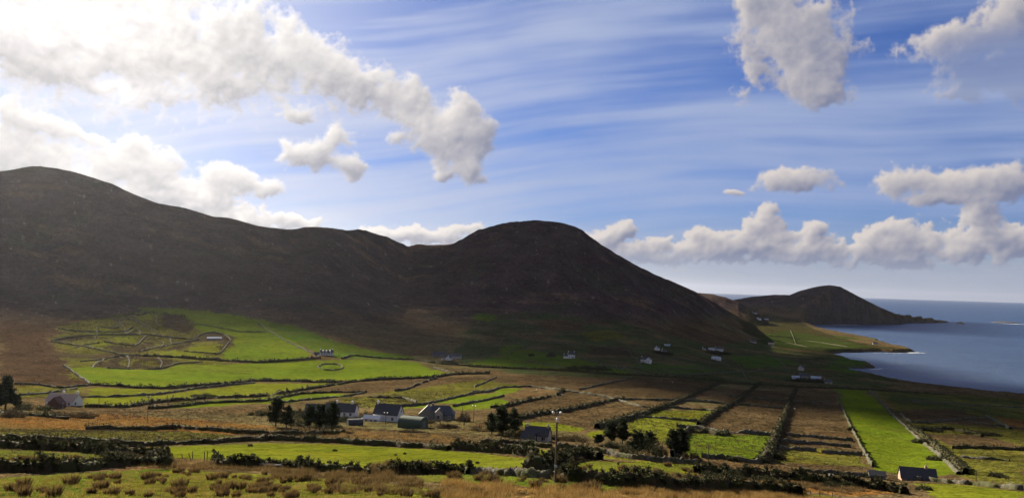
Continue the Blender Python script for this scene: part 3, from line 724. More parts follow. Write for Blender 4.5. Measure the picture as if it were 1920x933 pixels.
WALLS = [
 (B,'dark bank along the foot of the sunlit hillside pasture, below the sheet-roofed shed',2.2,[(270,667),(330,670),(400,675),(480,680),(540,677),(600,671)]),
 (PL,'pale track wall running down right from the corner at the brown bog',1.3,[(95,640),(160,650),(231,665),(270,667)]),
 (SW,'wall curving up from the bog corner above the rough enclosures',1.5,[(97,639),(115,635),(141,631),(180,628),(230,627),(278,627),(330,633),(368,637)]),
 (PL,'wall running from the lane up to the sheet-roofed hillside shed',1.4,[(262,659),(290,652),(321,646),(350,641),(372,636)]),
 (SW,'bank arching over the back of the hillside shed',1.5,[(366,634),(376,627),(392,623),(412,624),(428,630),(434,638)]),
 (SW,'wall closing the small square field below the hillside shed',1.3,[(345,658),(380,661),(412,664),(420,656),(424,645),(432,640)]),
 (SW,'short slanting wall between the two rough hillside enclosures',1.6,[(252,649),(262,643),(268,636),(274,630)]),
 (SW,'lower wall of the left rough hillside enclosure',1.5,[(196,641),(222,645),(252,649)]),
 (SW,'bank under the olive enclosures, curving above the big green pasture',1.2,[(150,678),(196,674),(215,668),(262,664)]),
 (SW,'ragged dark bank on the upper edge of the big green pasture',1.4,[(200,690),(245,692),(300,692),(316,687),(335,681),(380,679)]),
 (PL,'short sunlit wall in the middle of the upper olive enclosures',1.3,[(190,612),(205,616),(222,612),(232,604)]),
 (SW,'crooked wall between the upper enclosures and the shaded heather patch',1.4,[(262,604),(272,612),(285,616),(296,626)]),
 (SW,'wall across the rough enclosure left of the hillside shed',1.4,[(282,628),(300,630),(318,634),(345,634)]),
 (PL,'small curved wall just left of the shaded heather patch on the hillside',1.3,[(240,625),(252,618),(266,621),(262,628)]),
 (SW,'low wall inside the left rough enclosure under the track wall',1.3,[(140,652),(160,646),(185,643)]),
 (SW,'wall closing the right side of the small field left of the shed lane',1.4,[(300,641),(308,646),(300,652)]),
 (PL,'short wall running up to the two highest green patches',1.3,[(300,566),(312,571),(322,577)]),
 (SW,'short wall down the middle of the lowest rough enclosure',1.2,[(238,667),(244,678),(240,690)]),
 (SW,'short wall at the right of the lowest rough enclosure',1.2,[(296,670),(304,680),(300,691)]),
 (PL,'short slanting wall at the left of the lowest rough enclosure',1.1,[(196,674),(178,682),(172,690)]),
 (SW,'wall dropping between the left olive patches on the hillside',1.3,[(180,613),(184,622),(176,640)]),
 (SW,'wall dropping through the upper olive enclosures left of the shaded heather patch',1.3,[(222,600),(232,612),(238,626)]),
 (PL,'zigzag wall between the upper enclosures',1.2,[(205,596),(222,600),(240,598),(262,604)]),
 (SW,'short wall left of the hillside shed, under the track',1.2,[(318,634),(322,645)]),
 (SW,'wall dropping from the crest beside the shaded heather patch',1.3,[(290,583),(296,592),(290,604),(300,612)]),
 (SW,'wall across the green hillside right of the shaded heather patch',1.2,[(360,606),(400,612),(450,622),(500,622)]),
 (SW,'thin wall near the crest of the hillside pasture with a lit patch each side',1.4,[(322,578),(330,576),(345,572)]),
 (SW,'broken wall among the uppermost rough enclosures',1.5,[(232,592),(250,588),(262,592),(276,586)]),
 (SW,'wall under the upper left olive enclosure',1.5,[(110,616),(135,620),(175,622),(235,622),(250,612)]),
 (SW,'wall between the brown bog and the left end of the big green pasture',1.6,[(119,686),(137,697),(155,711),(170,722)]),
 (SW,'wall below the brown bog at the left edge of the picture',1.4,[(28,720),(77,722),(110,728),(165,723)]),
 (B,'long bank under the left half of the big green pasture',1.7,[(172,722),(220,724),(257,728),(321,728),(386,722),(440,719),(476,714)]),
 (B,'long bank with bushes under the right half of the big green pasture',1.9,[(471,714),(548,715),(600,717),(656,717),(710,712),(760,710),(813,708),(851,702),(918,700)]),
 (SW,'wall behind the pink-roofed farmhouse running right to meet the olive strips',1.3,[(153,745),(219,744),(296,740),(373,728),(430,722),(478,718)]),
 (SW,'short wall left of the pink-roofed farmhouse near the tall conifers',1.2,[(36,741),(85,738),(144,729)]),
 (B,'dark bank from the pink-roofed farmhouse sweeping right between yellow strips',1.5,[(159,763),(219,764),(250,762),(278,757),(347,750),(412,746),(478,744),(491,743),(556,733),(607,725),(651,718)]),
 (B,'lower parallel bank below the yellow strips, left of the village trees',1.3,[(278,767),(334,763),(386,756),(440,754),(491,753),(563,738),(620,736),(687,735)]),
 (SW,'faint wall curving over the rough patch above the village trees',1.2,[(527,755),(584,749),(646,743),(684,737)]),
 (SW,'short wall slanting up beside the brown heath in the middle left',1.4,[(740,733),(756,732),(774,725),(800,714),(818,709)]),
 (SW,'wall under the rough pasture behind the green barn',1.4,[(743,763),(800,758),(852,746),(890,737),(918,735),(942,726)]),
 (SW,'wall between the two bright green paddocks behind the grey house',1.3,[(849,762),(877,757),(918,749),(945,742)]),
 (SW,'dark wall across the rough pasture above the white-gabled cottage',1.3,[(692,745),(754,746),(782,754)]),
 (SW,'wall climbing the hillside left of the dormer house',1.4,[(484,606),(504,620),(538,640),(569,655),(599,668)]),
 (B,'bank running right from the dormer house towards the farm cluster',1.7,[(641,672),(661,666),(697,670),(740,673),(774,674),(826,682),(880,686),(918,688)]),
 (SW,'thin wall below the farm cluster at the mountain foot',1.2,[(813,689),(832,694),(851,700)]),
 (B,'dark bank under the shaded green fields in the middle of the valley',1.7,[(880,687),(970,691),(1060,695),(1137,701),(1214,705),(1300,710),(1358,715)]),
 (SW,'wall across the shaded green fields left of the two-storey white house',1.3,[(985,676),(1006,680),(1060,691)]),
 (SW,'wall slanting down right of the two-storey white house',1.5,[(1076,668),(1112,678),(1163,692),(1209,702)]),
 (SW,'wall round the top of the small shaded paddocks',1.3,[(940,650),(935,640),(952,632),(972,645),(984,652)]),
 (SW,'wall between the small shaded paddocks',1.2,[(952,662),(975,652),(1000,655),(1026,661),(1040,668)]),
 (SW,'wall above the brown heath joining the small green strip',1.3,[(880,737),(911,734),(942,726),(988,725),(1024,728),(1060,733),(1099,738),(1163,749),(1266,750),(1358,756)]),
 (SW,'short wall slanting through the brown heath near the small green strip',1.2,[(888,726),(913,715),(931,707)]),
 (B,'bank slanting up right behind the big village conifers',1.5,[(921,765),(950,763),(975,756),(1000,750),(1029,745),(1045,742),(1057,732)]),
 (B,'bank from behind the slate cottage up through the brown heath',1.6,[(973,787),(1000,780),(1019,776),(1060,771),(1086,766),(1137,754),(1171,748)]),
 (SW,'short wall high in the shaded brown heath',1.3,[(1086,731),(1137,719),(1184,710)]),
 (B,'long diagonal bank crossing the brown heath from the conifers up to the dark boundary',1.9,[(1120,803),(1163,790),(1201,779),(1225,770),(1253,761),(1275,752),(1292,744),(1325,730),(1351,718)]),
 (B,'second long diagonal bank, between the green plots and the square brown field',1.9,[(1309,800),(1322,788),(1350,770),(1376,757),(1395,744),(1412,730),(1425,720)]),
 (B,'thick overgrown bank running straight up the slope left of the brown strip',2.4,[(1434,866),(1444,848),(1455,820),(1464,797),(1470,782),(1476,767),(1485,747),(1493,729)]),
 (SW,'wall across the head of the square brown field',1.3,[(1298,750),(1330,753),(1365,758),(1420,761),(1468,766)]),
 (SW,'wall above the speckled green plot',1.2,[(1254,764),(1295,767),(1341,771)]),
 (SW,'dark wall across the middle of the speckled green plot',1.2,[(1194,782),(1226,783),(1239,784),(1275,788),(1316,791)]),
 (PL,'pale-topped winding wall above the walled green plot',1.6,[(1269,800),(1300,803),(1340,809),(1354,815),(1366,809),(1400,812),(1449,816)]),
 (B,'dark bank just under the winding wall at the top of the walled green plot',1.5,[(1288,809),(1324,811),(1350,817),(1364,814)]),
 (SW,'wall dropping from the winding wall past the lone conifer',1.7,[(1289,808),(1283,820),(1277,830),(1268,845),(1260,857)]),
 (SW,'upper cross wall of the brown strip right of the thick bank',1.3,[(1474,816),(1500,817),(1539,821),(1600,826)]),
 (SW,'middle cross wall of the brown strip right of the thick bank',1.3,[(1464,827),(1500,830),(1539,833),(1595,838)]),
 (SW,'lowest short cross wall right of the thick bank',1.3,[(1459,841),(1490,843),(1530,846)]),
 (SW,'short cross wall beside the bright green strip near its lower end',1.3,[(1541,849),(1580,851),(1614,852)]),
 (SW,'highest cross wall of the brown strips, in cloud shade',1.3,[(1365,742),(1440,748),(1480,752),(1520,755),(1559,754)]),
 (SW,'stony wall down the left side of the long bright green strip',1.1,[(1569,732),(1576,752),(1584,776),(1594,797),(1606,820),(1620,847),(1638,875)]),
 (PL,'rubble wall down the right side of the long bright green strip',1.1,[(1630,731),(1650,752),(1670,774),(1690,792),(1706,807),(1730,829),(1756,850),(1780,871),(1799,889)]),
 (B,'overgrown bank close behind the rubble wall of the bright strip',1.8,[(1700,796),(1722,812),(1745,829),(1770,850),(1800,874),(1812,888)]),
 (SW,'wall curving over the orange patch right of the bright strip',1.4,[(1687,775),(1704,791),(1730,793),(1756,791),(1790,787),(1820,784),(1848,784)]),
 (SW,'wall slanting down to the right picture edge below the orange patch',1.4,[(1815,789),(1840,795),(1880,800),(1919,804)]),
 (B,'dark ragged bank across the olive ground right of the bright strip',1.7,[(1713,806),(1745,805),(1777,804),(1810,810),(1841,818)]),
 (PL,'short pale stone wall slanting down right of the orange patch',1.5,[(1848,779),(1870,791),(1893,804)]),
 (B,'bank across the lower olive field at the right edge',1.5,[(1788,841),(1815,839),(1841,841),(1880,842),(1919,844)]),
 (PL,'pale-topped wall low in the olive field at the right edge',1.2,[(1803,858),(1840,860),(1893,864)]),
 (SW,'garden wall in front of the long dark-roofed house',1.1,[(1715,900),(1745,902),(1779,905),(1829,908),(1886,915),(1919,918)]),
 (B,'low dark wall in front of the left conifers and the pink-roofed farmhouse',1.1,[(0,774),(35,777),(71,780),(100,783),(129,786)]),
 (B,'bank across the orange bog on the left',1.2,[(161,804),(214,805),(279,806),(332,803),(400,807),(443,812),(550,815),(646,812)]),
 (B,'great dark hedge bank along the top of the long near field',1.35,[(0,825),(86,826),(171,830),(257,837),(321,833),(400,831),(432,828),(500,824),(550,825),(614,829),(700,834),(800,839),(842,844)]),
 (B,'thick hedge bank running in from the left edge to the post fence',1.5,[(-30,836),(0,838),(45,840),(86,843),(150,846),(214,854),(279,855),(311,863)]),
 (B,'nearest dark hedge bank at the lower left',1.4,[(-30,885),(0,885),(40,885),(86,884),(150,882),(200,876),(236,871),(280,872),(321,873)]),
 (B,'dark bank between the long near field and the narrow strip behind it',1.6,[(851,843),(890,845),(930,848),(964,851),(985,854),(1005,858)]),
 (SW,'thin wall behind the narrow strip, left of the tall electricity pole',1.1,[(945,838),(975,842),(1005,846)]),
 (B,'dark bank below the slate cottage, left of the tall electricity pole',1.4,[(905,831),(940,833),(973,834),(1000,836),(1033,839)]),
 (SW,'long stone wall running right from behind the tall electricity pole',1.2,[(1046,838),(1080,841),(1101,844),(1140,851),(1180,859),(1215,863),(1260,866),(1311,870)]),
 (B,'bushy bank slanting up behind the tall electricity pole',1.9,[(990,882),(1008,880),(1026,879),(1045,871),(1059,866),(1085,858),(1101,857),(1125,862)]),
 (SW,'broken stone wall below the post fence, running right past the pole',1.1,[(883,887),(951,891),(994,895),(1030,897),(1059,899)]),
 (B,'dark bank below the post fence at the lower right of the pole',1.7,[(1059,899),(1101,903),(1144,909),(1189,911),(1230,914),(1269,917),(1354,919),(1419,923),(1494,930)]),
 (SW,'wall below the walled green plot and its telegraph pole',1.2,[(1316,857),(1354,860),(1412,867),(1440,866)]),
 (B,'straggling hedge crossing the brown ground at the lower right',1.5,[(1307,886),(1354,889),(1397,892),(1462,897),(1520,903),(1560,907),(1606,912),(1650,917),(1698,925)]),
 (SW,'low broken wall left of the small shed at the lower right',1.0,[(1500,882),(1537,887),(1580,889),(1627,893)]),
 (B,'low bank with fallen rails under the post fence left of centre',1.1,[(400,866),(421,872),(460,874),(500,874),(550,876),(593,882),(640,884),(696,887),(780,889),(830,888),(883,887)]),
 (SW,'oval ring of dark stones on the big green pasture',1.2,[(596,688),(600,684),(612,682),(628,682),(640,685),(647,690),(632,693),(612,694),(600,691),(596,688)]),
 (B,'long dark boundary bank between the shaded farmland and the strips',2.2,[(1352,717),(1400,720),(1450,723),(1499,726),(1570,728),(1632,731),(1700,735),(1770,740)]),
 (SW,'thin wall across the dark ground near the shore on the right',1.3,[(1700,752),(1760,755),(1830,760),(1919,764)]),
 (SW,'upper of the walls across the sunlit coastal fields',1.5,[(1443,629),(1490,634),(1533,641),(1589,650)]),
 (SW,'wall running downhill across the sunlit coastal fields',1.5,[(1482,620),(1487,630),(1492,644)]),
 (SW,'lower of the walls across the sunlit coastal fields',1.5,[(1426,634),(1470,641),(1513,650),(1560,655)]),
 (SW,'faint wall across the shaded slope above the small paddocks',1.3,[(1056,628),(1085,622),(1110,616)]),
 (SW,'wall through the shaded ground right of the shore-side white house',1.5,[(1215,700),(1290,702),(1360,699),(1430,694),(1495,700),(1560,706)]),
 (SW,'wall down the dark heath between the first and second diagonal banks',1.2,[(1140,745),(1180,757),(1200,762),(1230,765)]),
 (SW,'upper wall of the shaded slope, under the main dark hill',1.4,[(900,603),(940,608),(985,612),(1030,620),(1080,624)]),
 (SW,'wall dropping through the shaded slope above the small paddocks',1.3,[(985,612),(990,628),(1002,640)]),
 (SW,'wall along the top of the fields above the two-storey white house',1.3,[(1030,640),(1070,646),(1120,650),(1180,656)]),
 (SW,'wall dropping left of the bright white house with the gabled end',1.3,[(1178,656),(1185,668),(1200,680),(1205,690)]),
 (SW,'wall between the bright white house and the group under the flank',1.3,[(1188,660),(1225,668),(1270,672),(1330,680),(1385,684)]),
 (SW,'wall below the shore road row, running to the coast',1.3,[(1360,664),(1420,668),(1480,672),(1540,678),(1580,686)]),
 (SW,'wall dropping from the shore road row towards the dark boundary',1.3,[(1385,684),(1392,696),(1400,712)]),
 (SW,'wall left of the lone pale gabled house above the inlet',1.3,[(1455,670),(1470,684),(1482,698)]),
 (SW,'wall crossing the middle of the shaded green land below the two-storey house',1.3,[(1060,690),(1120,686),(1180,690),(1240,693),(1320,692)]),
]
for w_ in WALLS: wall(*((w_[0], w_[1], w_[3], w_[2])))

# ------------------------------------------------------------------ buildings
class MB:
    def __init__(s): s.v = []; s.f = []
    def add(s, vs, fs):
        n = len(s.v); s.v += [tuple(v) for v in vs]; s.f += [tuple(n + i for i in f) for f in fs]; return s
    def box(s, x0, x1, y0, y1, z0, z1):
        return s.add([(x0,y0,z0),(x1,y0,z0),(x1,y1,z0),(x0,y1,z0),(x0,y0,z1),(x1,y0,z1),(x1,y1,z1),(x0,y1,z1)],
            [(0,3,2,1),(4,5,6,7),(0,1,5,4),(1,2,6,5),(2,3,7,6),(3,0,4,7)])
    def tube(s, p, q, r0, r1, n=8):
        p, q = Vector(p), Vector(q); d = (q - p).normalized(); a = d.orthogonal().normalized(); b = d.cross(a)
        vs = []
        for c, r in ((p, r0), (q, r1)):
            for i in range(n):
                t = 2 * math.pi * i / n; vs.append(c + a * math.cos(t) * r + b * math.sin(t) * r)
        return s.add(vs, [(i, (i+1) % n, n + (i+1) % n, n + i) for i in range(n)] + [tuple(range(n))[::-1], tuple(range(n, 2*n))])
    def lathe(s, c, prof, n=10):
        vs = []; 
        for z, r in prof:
            for i in range(n): t = 2*math.pi*i/n; vs.append((c[0] + math.cos(t)*r, c[1] + math.sin(t)*r, c[2] + z))
        k = len(prof)
        return s.add(vs, [(j*n+i, j*n+(i+1)%n, (j+1)*n+(i+1)%n, (j+1)*n+i) for j in range(k-1) for i in range(n)] + [tuple(range(n))[::-1], tuple(range((k-1)*n, k*n))])
    def build(s, name, m, parent=None, loc=None, smooth=False):
        me = bpy.data.meshes.new(name); me.from_pydata([tuple(map(float, v)) for v in s.v], [], s.f)
        return link(name, me, m, parent, loc, smooth)
def gable_house(root, L, Wd, wh, rh, mw, mr_, ox=0, oy=0, rz=0, wins=(), doors=(), chim=(), chm=None, over=.25, oz=0, hip=0):
    """ridge along local x; front = -y"""
    g = bpy.data.objects
    def tr(mb):
        c, s_ = math.cos(rz), math.sin(rz); mb.v = [(ox + x * c - y * s_, oy + x * s_ + y * c, z + oz) for x, y, z in mb.v]; return mb
    h, w = L / 2, Wd / 2
    b = MB().add([(-h,-w,-1.2),(h,-w,-1.2),(h,w,-1.2),(-h,w,-1.2),(-h,-w,wh),(h,-w,wh),(h,w,wh),(-h,w,wh),(-h+hip,0,wh+rh),(h-hip,0,wh+rh)],
        [(0,3,2,1),(0,1,5,4),(2,3,7,6),(1,2,6,9,5),(3,0,4,8,7),(4,5,9,8),(6,7,8,9)])
    tr(b).build('wall', mw, root)
    t = .14; k = rh / w; r = MB()
    for sgn in (-1, 1):
        e = w + over; z0 = wh - over * k
        x0, x1 = -h - over, h + over
        a = [(x0, sgn*e, z0), (x1, sgn*e, z0), (x1-hip, 0, wh+rh), (x0+hip, 0, wh+rh)]
        up_ = [(x, y, z + t) for x, y, z in a]; lo_ = [(x, y, z + .01) for x, y, z in a]
        r.add(lo_ + up_, [(0,1,2,3),(7,6,5,4),(0,4,5,1),(1,5,6,2),(2,6,7,3),(3,7,4,0)])
    if hip:
        for sx_ in (-1, 1):
            a = [(sx_*(h+over), -w-over, wh-over*k+t), (sx_*(h+over), w+over, wh-over*k+t), (sx_*(h+over-hip), 0, wh+rh+t)]
            r.add(a, [(0,1,2)])
    roof = tr(r).build('roof', mr_, root)
    for (cx_, cw, ch) in chim:
        c = MB().box(cx_-cw/2, cx_+cw/2, -.35, .35, wh+rh-.5, wh+rh+ch).box(cx_-cw/2-.07, cx_+cw/2+.07, -.42, .42, wh+rh+ch, wh+rh+ch+.12)
        for q in (-.2, .2): c.tube((cx_+q*cw, 0, wh+rh+ch+.1), (cx_+q*cw, 0, wh+rh+ch+.5), .12, .1, 6)
        tr(c).build('chimney', chm or mw, roof)
    def opening(name, x0, x1, z0, z1, side):
        m = MB(); f = MB()
        if side in (-1, 1):
            y = side * w; m.box(x0, x1, min(y, y+side*.03), max(y, y+side*.03), z0, z1)
            a, b2 = min(y, y+side*.09), max(y, y+side*.09)
            f.box(x0-.1, x1+.1, a, b2, z1, z1+.1).box(x0-.14, x1+.14, a, b2, z0-.12, z0).box(x0-.1, x0, a, b2, z0, z1).box(x1, x1+.1, a, b2, z0, z1)
            if name == 'window': f.box((x0+x1)/2-.03, (x0+x1)/2+.03, a, b2, z0, z1)
        else:
            sx_ = -1 if side == -2 else 1; x = sx_ * h; m.box(min(x, x+sx_*.03), max(x, x+sx_*.03), x0, x1, z0, z1)
            a, b2 = min(x, x+sx_*.09), max(x, x+sx_*.09)
            f.box(a, b2, x0-.1, x1+.1, z1, z1+.1).box(a, b2, x0-.14, x1+.14, z0-.12, z0).box(a, b2, x0-.1, x0, z0, z1).box(a, b2, x1, x1+.1, z0, z1)
        wn = tr(m).build(name, M_GLASS if name == 'window' else M_WOOD, root); tr(f).build('frame', M_WHITE, wn)
    for (x, z, ww, hh, side) in wins: opening('window', x-ww/2, x+ww/2, z, z+hh, side)
    for (x, side) in doors: opening('door', x-.45, x+.45, 0, 2., side)
    return roof
def place(name, px, py, yaw, label, cat, group=None, face=True, sink=.0):
    """yaw 0: ridge runs across the view, front towards the camera; positive yaw turns the right end away"""
    x, y, z = at(px, py); a = math.atan2(x, y)
    return empty(name, (x, y, z - sink), R_(yaw) - a, label, cat, group)
GH = 'distant houses scattered along the shore road'
W_ = lambda xs, z, w=.9, h=1.2, s=-1: [(x, z, w, h, s) for x in xs]

# pink-roofed farmhouse on the left
r = place('farmhouse', 120, 760, -38, 'long farmhouse with pale pinkish roof and white gable, right of the tall left conifers', 'farmhouse')
gable_house(r, 14, 6.6, 2.6, 2.9, M_WHITE, M_TAN, wins=W_((-5, -2.2, 1.2, 5), 1., 1., 1.1) + [(-1.8, 1., 1., 1.2, 2)], doors=[(3, -1)], chim=[(-.5, .9, 1.), (6.6, .9, 1.1)])
r = place('lean_to', 106, 763, 60, 'small dark reddish outhouse against the front of the pink-roofed farmhouse', 'outhouse')
gable_house(r, 4.5, 5.5, 1.6, 2.9, M_RUST, M_RUST, doors=[(0, -1)])
# hillside shed
r = place('hillside_shed', 402, 636, -4, 'low shed with a pale blue sheet roof high on the green hillside', 'shed')
gable_house(r, 17, 9, 1.6, 1.7, M_GREY, M_METAL, doors=[(3, -1)], wins=W_((-4,), .6, 1.4, .7))
# dormer house
r = place('dormer_house', 612, 665, 6, 'white house with a slate roof and three dormers at the foot of the mountain pasture', 'house')
rf = gable_house(r, 14.5, 7.5, 2.8, 3.0, M_WHITE, M_GSLATE, wins=W_((-5.4, -2.7, 2.7, 5.4), 1., 1.1, 1.2), doors=[(0, -1)], chim=[(-6.7, 1., 1.), (6.7, 1., 1.)])
for x in (-3.8, 0, 3.8):
    MB().box(x-.8, x+.8, -3.2, -.6, 3.1, 5.0).add([(x-1,-3.35,5.0),(x+1,-3.35,5.0),(x,-3.35,6.0),(x-1,-.4,5.0),(x+1,-.4,5.0),(x,-.4,6.0)], [(0,1,2),(5,4,3),(0,3,4,1),(1,4,5,2),(2,5,3,0)]).build('dormer', M_WHITE, r)
r = place('outhouse', 594, 665, 4, 'small dark outhouse left of the dormer house', 'outhouse')
gable_house(r, 6, 4.5, 1.7, 1.7, M_GREY, M_SLATE, doors=[(0, -1)])
# farm cluster
r = place('barn', 824, 668, 3, 'dark-roofed barn standing behind the farm cluster at the mountain foot', 'barn')
gable_house(r, 17, 9, 2.8, 3.0, M_GREY, M_SLATE, doors=[(2, -1)])
r = place('barn', 853, 672, -8, 'barn with a grey sheet roof on the right of the mountain-foot farm cluster', 'barn')
gable_house(r, 15, 8, 3.2, 2.7, M_CREAM, M_GSLATE, doors=[(0, -1), (4, -1)])
r = place('farm_cottage', 842, 674, 70, 'white gabled cottage in front of the mountain-foot farm cluster', 'cottage')
gable_house(r, 8, 5.5, 2.5, 2.2, M_WHITE, M_SLATE, wins=[(0, 1., .9, 1.1, -2)] + W_((-2, 2), .9), chim=[(-3.5, .8, .8)])
r = place('outhouse', 833, 674, 5, 'low pale outhouse left of the white gabled farm cottage', 'outhouse')
gable_house(r, 6, 4, 1.7, 1.2, M_WHITE, M_GREY, doors=[(0, -1)])
# two-storey white houses
r = place('white_house', 1071, 671, 8, 'two-storey white house with a lower wing on its left, on the shaded slope', 'house')
gable_house(r, 8.5, 6.5, 5.0, 2.6, M_WHITE, M_SLATE, wins=W_((-2.8, 0, 2.8), .9) + W_((-2.8, 0, 2.8), 3.4), doors=[(1.4, -1)], chim=[(-3.7, .8, 1.), (3.7, .8, 1.)])
gable_house(r, 5, 5, 2.7, 2., M_WHITE, M_SLATE, ox=-6.9, chim=[(-2, .7, .8)])
r = place('white_house', 1211, 679, -14, 'bright white house with a projecting gabled end on its right, above the shaded green fields', 'house')
gable_house(r, 11, 6.5, 3.8, 2.5, M_WHITE, M_SLATE, wins=W_((-4, -1.5, 1), .9) + W_((-4, -1.5, 1), 2.8, .8, .8), doors=[(-2.7, -1)], chim=[(-5, .8, 1.)])
gable_house(r, 7, 5.2, 4.2, 2.6, M_WHITE, M_SLATE, ox=4.2, oy=-2.2, rz=math.pi/2, wins=[(0, 1., 1., 1.2, -2)])
for (px, py, yaw, L, wd, wh, rh, mw, mr_, lab) in [
 (1232, 656, 75, 9, 6, 3, 2.6, M_WHITE, M_SLATE, 'white gable-end cottage, largest of the little group under the dark mountain flank'),
 (1245, 660, 20, 6, 5, 2.4, 2, M_WHITE, M_SLATE, 'small white cottage right of the gable-end cottage'),
 (1251, 649, 5, 9, 5, 2, 1.4, M_GREY, M_METAL, 'low shed with a pale roof, highest of the little group under the mountain flank'),
 (1320, 655, 10, 5, 4, 2.2, 1.6, M_WHITE, M_SLATE, 'tiny white outhouse at the left end of the shore road row'),
 (1334, 656, 4, 10, 5, 2.4, 1.6, M_WHITE, M_METAL, 'long low white shed in the middle of the shore road row'),
 (1348, 657, -6, 14, 7, 3.2, 3.0, M_WHITE, M_GSLATE, 'broad white bungalow at the right end of the shore road row'),
 (1343, 674, -20, 13, 6, 2.6, 2.2, M_WHITE, M_METAL, 'pale-roofed cottage below the broad white bungalow'),
 (1502, 694, 72, 9, 6, 4.4, 2.6, M_CREAM, M_SLATE, 'lone pale gabled house above the dark inlet fields'),
 (1492, 710, 6, 9, 5, 2.3, 1.8, M_WHITE, M_METAL, 'low pale-roofed shed at the left of the dark farmyard'),
 (1506, 708, 30, 11, 6, 3.4, 2.5, M_GREY, M_SLATE, 'dark house in the middle of the farmyard by the boundary bank'),
 (1530, 712, -8, 12, 6, 2.6, 2.2, M_GREY, M_METAL, 'barn with a light roof at the right of the dark farmyard'),
 (1552, 718, 20, 9, 5, 2.4, 1.8, M_CREAM, M_GSLATE, 'small pale building lowest in the dark farmyard near the shore'),
 (1415, 588, 10, 16, 9, 4.6, 4, M_CREAM, M_SLATE, 'highest house on the sunlit coastal slope'),
 (1423, 599, 60, 16, 9, 4.6, 4, M_WHITE, M_SLATE, 'white house below the highest one on the sunlit coastal slope'),
 (1436, 600, 5, 18, 8, 3.2, 2.6, M_GREY, M_METAL, 'long shed right of the white house on the sunlit coastal slope'),
 (1412, 642, 15, 13, 7, 3.2, 2.6, M_CREAM, M_SLATE, 'cream cottage beside the coastal fields, above the road'),
 (1446, 646, 5, 13, 6, 2.6, 2.2, M_CREAM, M_TAN, 'tan-roofed cottage right of the cream one beside the coastal fields'),
 (1641, 645, 4, 12, 7, 3, 2.4, M_WHITE, M_GSLATE, 'lone house on the outer grassy point'),
]:
    r = place('cottage', px, py, yaw, lab, 'cottage')
    gable_house(r, L, wd, wh, rh, mw, mr_, wins=W_((-L*.3, L*.3), .9), doors=[(0, -1)], chim=[(-L/2+.6, .8, .9)] if mr_ is not M_METAL else [])
# village
r = place('slate_cottage', 640, 780, -16, 'dark slate cottage with two chimneys half hidden by the village conifers', 'cottage')
gable_house(r, 13, 6.5, 2.6, 3.0, M_WHITE, M_SLATE, wins=W_((-4.5, -1.8, 2.2, 4.8), .9), doors=[(0, -1)], chim=[(-2.2, .8, .9), (4.6, .8, .9)])
gable_house(r, 9, 5.5, 2.2, 2.5, M_GREY, M_SLATE, ox=-11, oy=.6)
r = place('white_gabled_cottage', 728, 789, -24, 'black-roofed cottage with a tall white gable, left of the green barn', 'cottage')
gable_house(r, 10.5, 6.6, 3.2, 3.7, M_WHITE, M_SLATE, wins=[(.6, 3.8, .8, .9, 2)] + W_((3.2,), 1.), doors=[(-1.6, 2)], chim=[(-4.6, .8, .8)])
gable_house(r, 7, 3.4, 1.7, 1.1, M_WHITE, M_WHITE, ox=-4.4, oy=-5.2, wins=W_((-2, 0, 2), .7, 1., .7))
r = place('curved_barn', 774, 801, -26, 'dark green corrugated barn with a rounded roof in the village', 'barn')
def round_barn(root, L, Wd, H, m1, m2):
    n = 14; b = MB(); pr = [(-Wd/2, -1.)] + [(-Wd/2*math.cos(math.pi*i/n), H*(.45 + .55*math.sin(math.pi*i/n))) for i in range(n+1)] + [(Wd/2, -1.)]
    K = len(pr); vs = [(x, y, z) for x in (-L/2, L/2) for y, z in pr]
    b.add(vs, [(i, i+1, K+i+1, K+i) for i in range(K-1)]); b.build('roof', m1, root, smooth=False)
    for q_ in (0, 1):
        e = MB(); e.add([(x*.985, y*.99, z*.99) for x, y, z in vs[q_*K:(q_+1)*K]], [tuple(range(K)) if q_ == 0 else tuple(range(K))[::-1]]); e.build('end_wall', m2, root)
    MB().box(L/2-.2, L/2+.05, -1.2, 1.2, 0, 2.6).build('door', M_GREY, root)
round_barn(r, 8.8, 7, 4.1, M_GREEN, M_GREEN)
r = place('grey_house', 826, 785, -6, 'blue-grey slate house with hipped ends, right of the green barn', 'house')
gable_house(r, 11.5, 7, 2.4, 3.2, M_GREY, M_GSLATE, hip=2.2, wins=W_((-4., 4.), .8, .8, 1.), chim=[(-3.3, .8, .7)])
gable_house(r, 7, 6.5, 2.8, 3.2, M_GREY, M_GSLATE, ox=-5.2, oy=-3.5, rz=math.pi/2, wins=[(0, .9, 1., 1., -2)])
gable_house(r, 4, 3, 3.6, 1.5, M_CREAM, M_GSLATE, ox=-.2, oy=-4.4, rz=math.pi/2, wins=[(0, 1., .9, 1.6, -2)])
r = place('round_shed', 665, 797, 12, 'low black rounded shed in front of the village, left of the white-gabled cottage', 'shed')
round_barn(r, 5.4, 4.4, 2.5, M_SLATE, M_SLATE)
r = place('slate_cottage', 1008, 826, -14, 'old dark-slated cottage beside the big conifers, left of the tall pole', 'cottage')
gable_house(r, 7.2, 4.6, 2.1, 2.2, M_CREAM, M_SLATE, wins=W_((-2.4, 2.4), .7, .8, 1.), doors=[(0, -1)], chim=[(-3.2, .6, .6), (3.2, .6, .6)])
gable_house(r, 4, 3, 1.5, 1.4, M_CREAM, M_SLATE, ox=-2., oy=-3.2, wins=W_((1.,), .6, .6, .7))
r = place('long_house', 1720, 900, 11, 'long black-roofed house with a sunlit pink gable below the bright green strip', 'house')
gable_house(r, 9.2, 5.4, 1.0, 2.6, M_PINK, M_SLATE, chim=[(2.2, .6, .5)], wins=[(0, 2.2, .6, .6, -2)] + W_((-2.8, 2.8), .3, .8, .6))
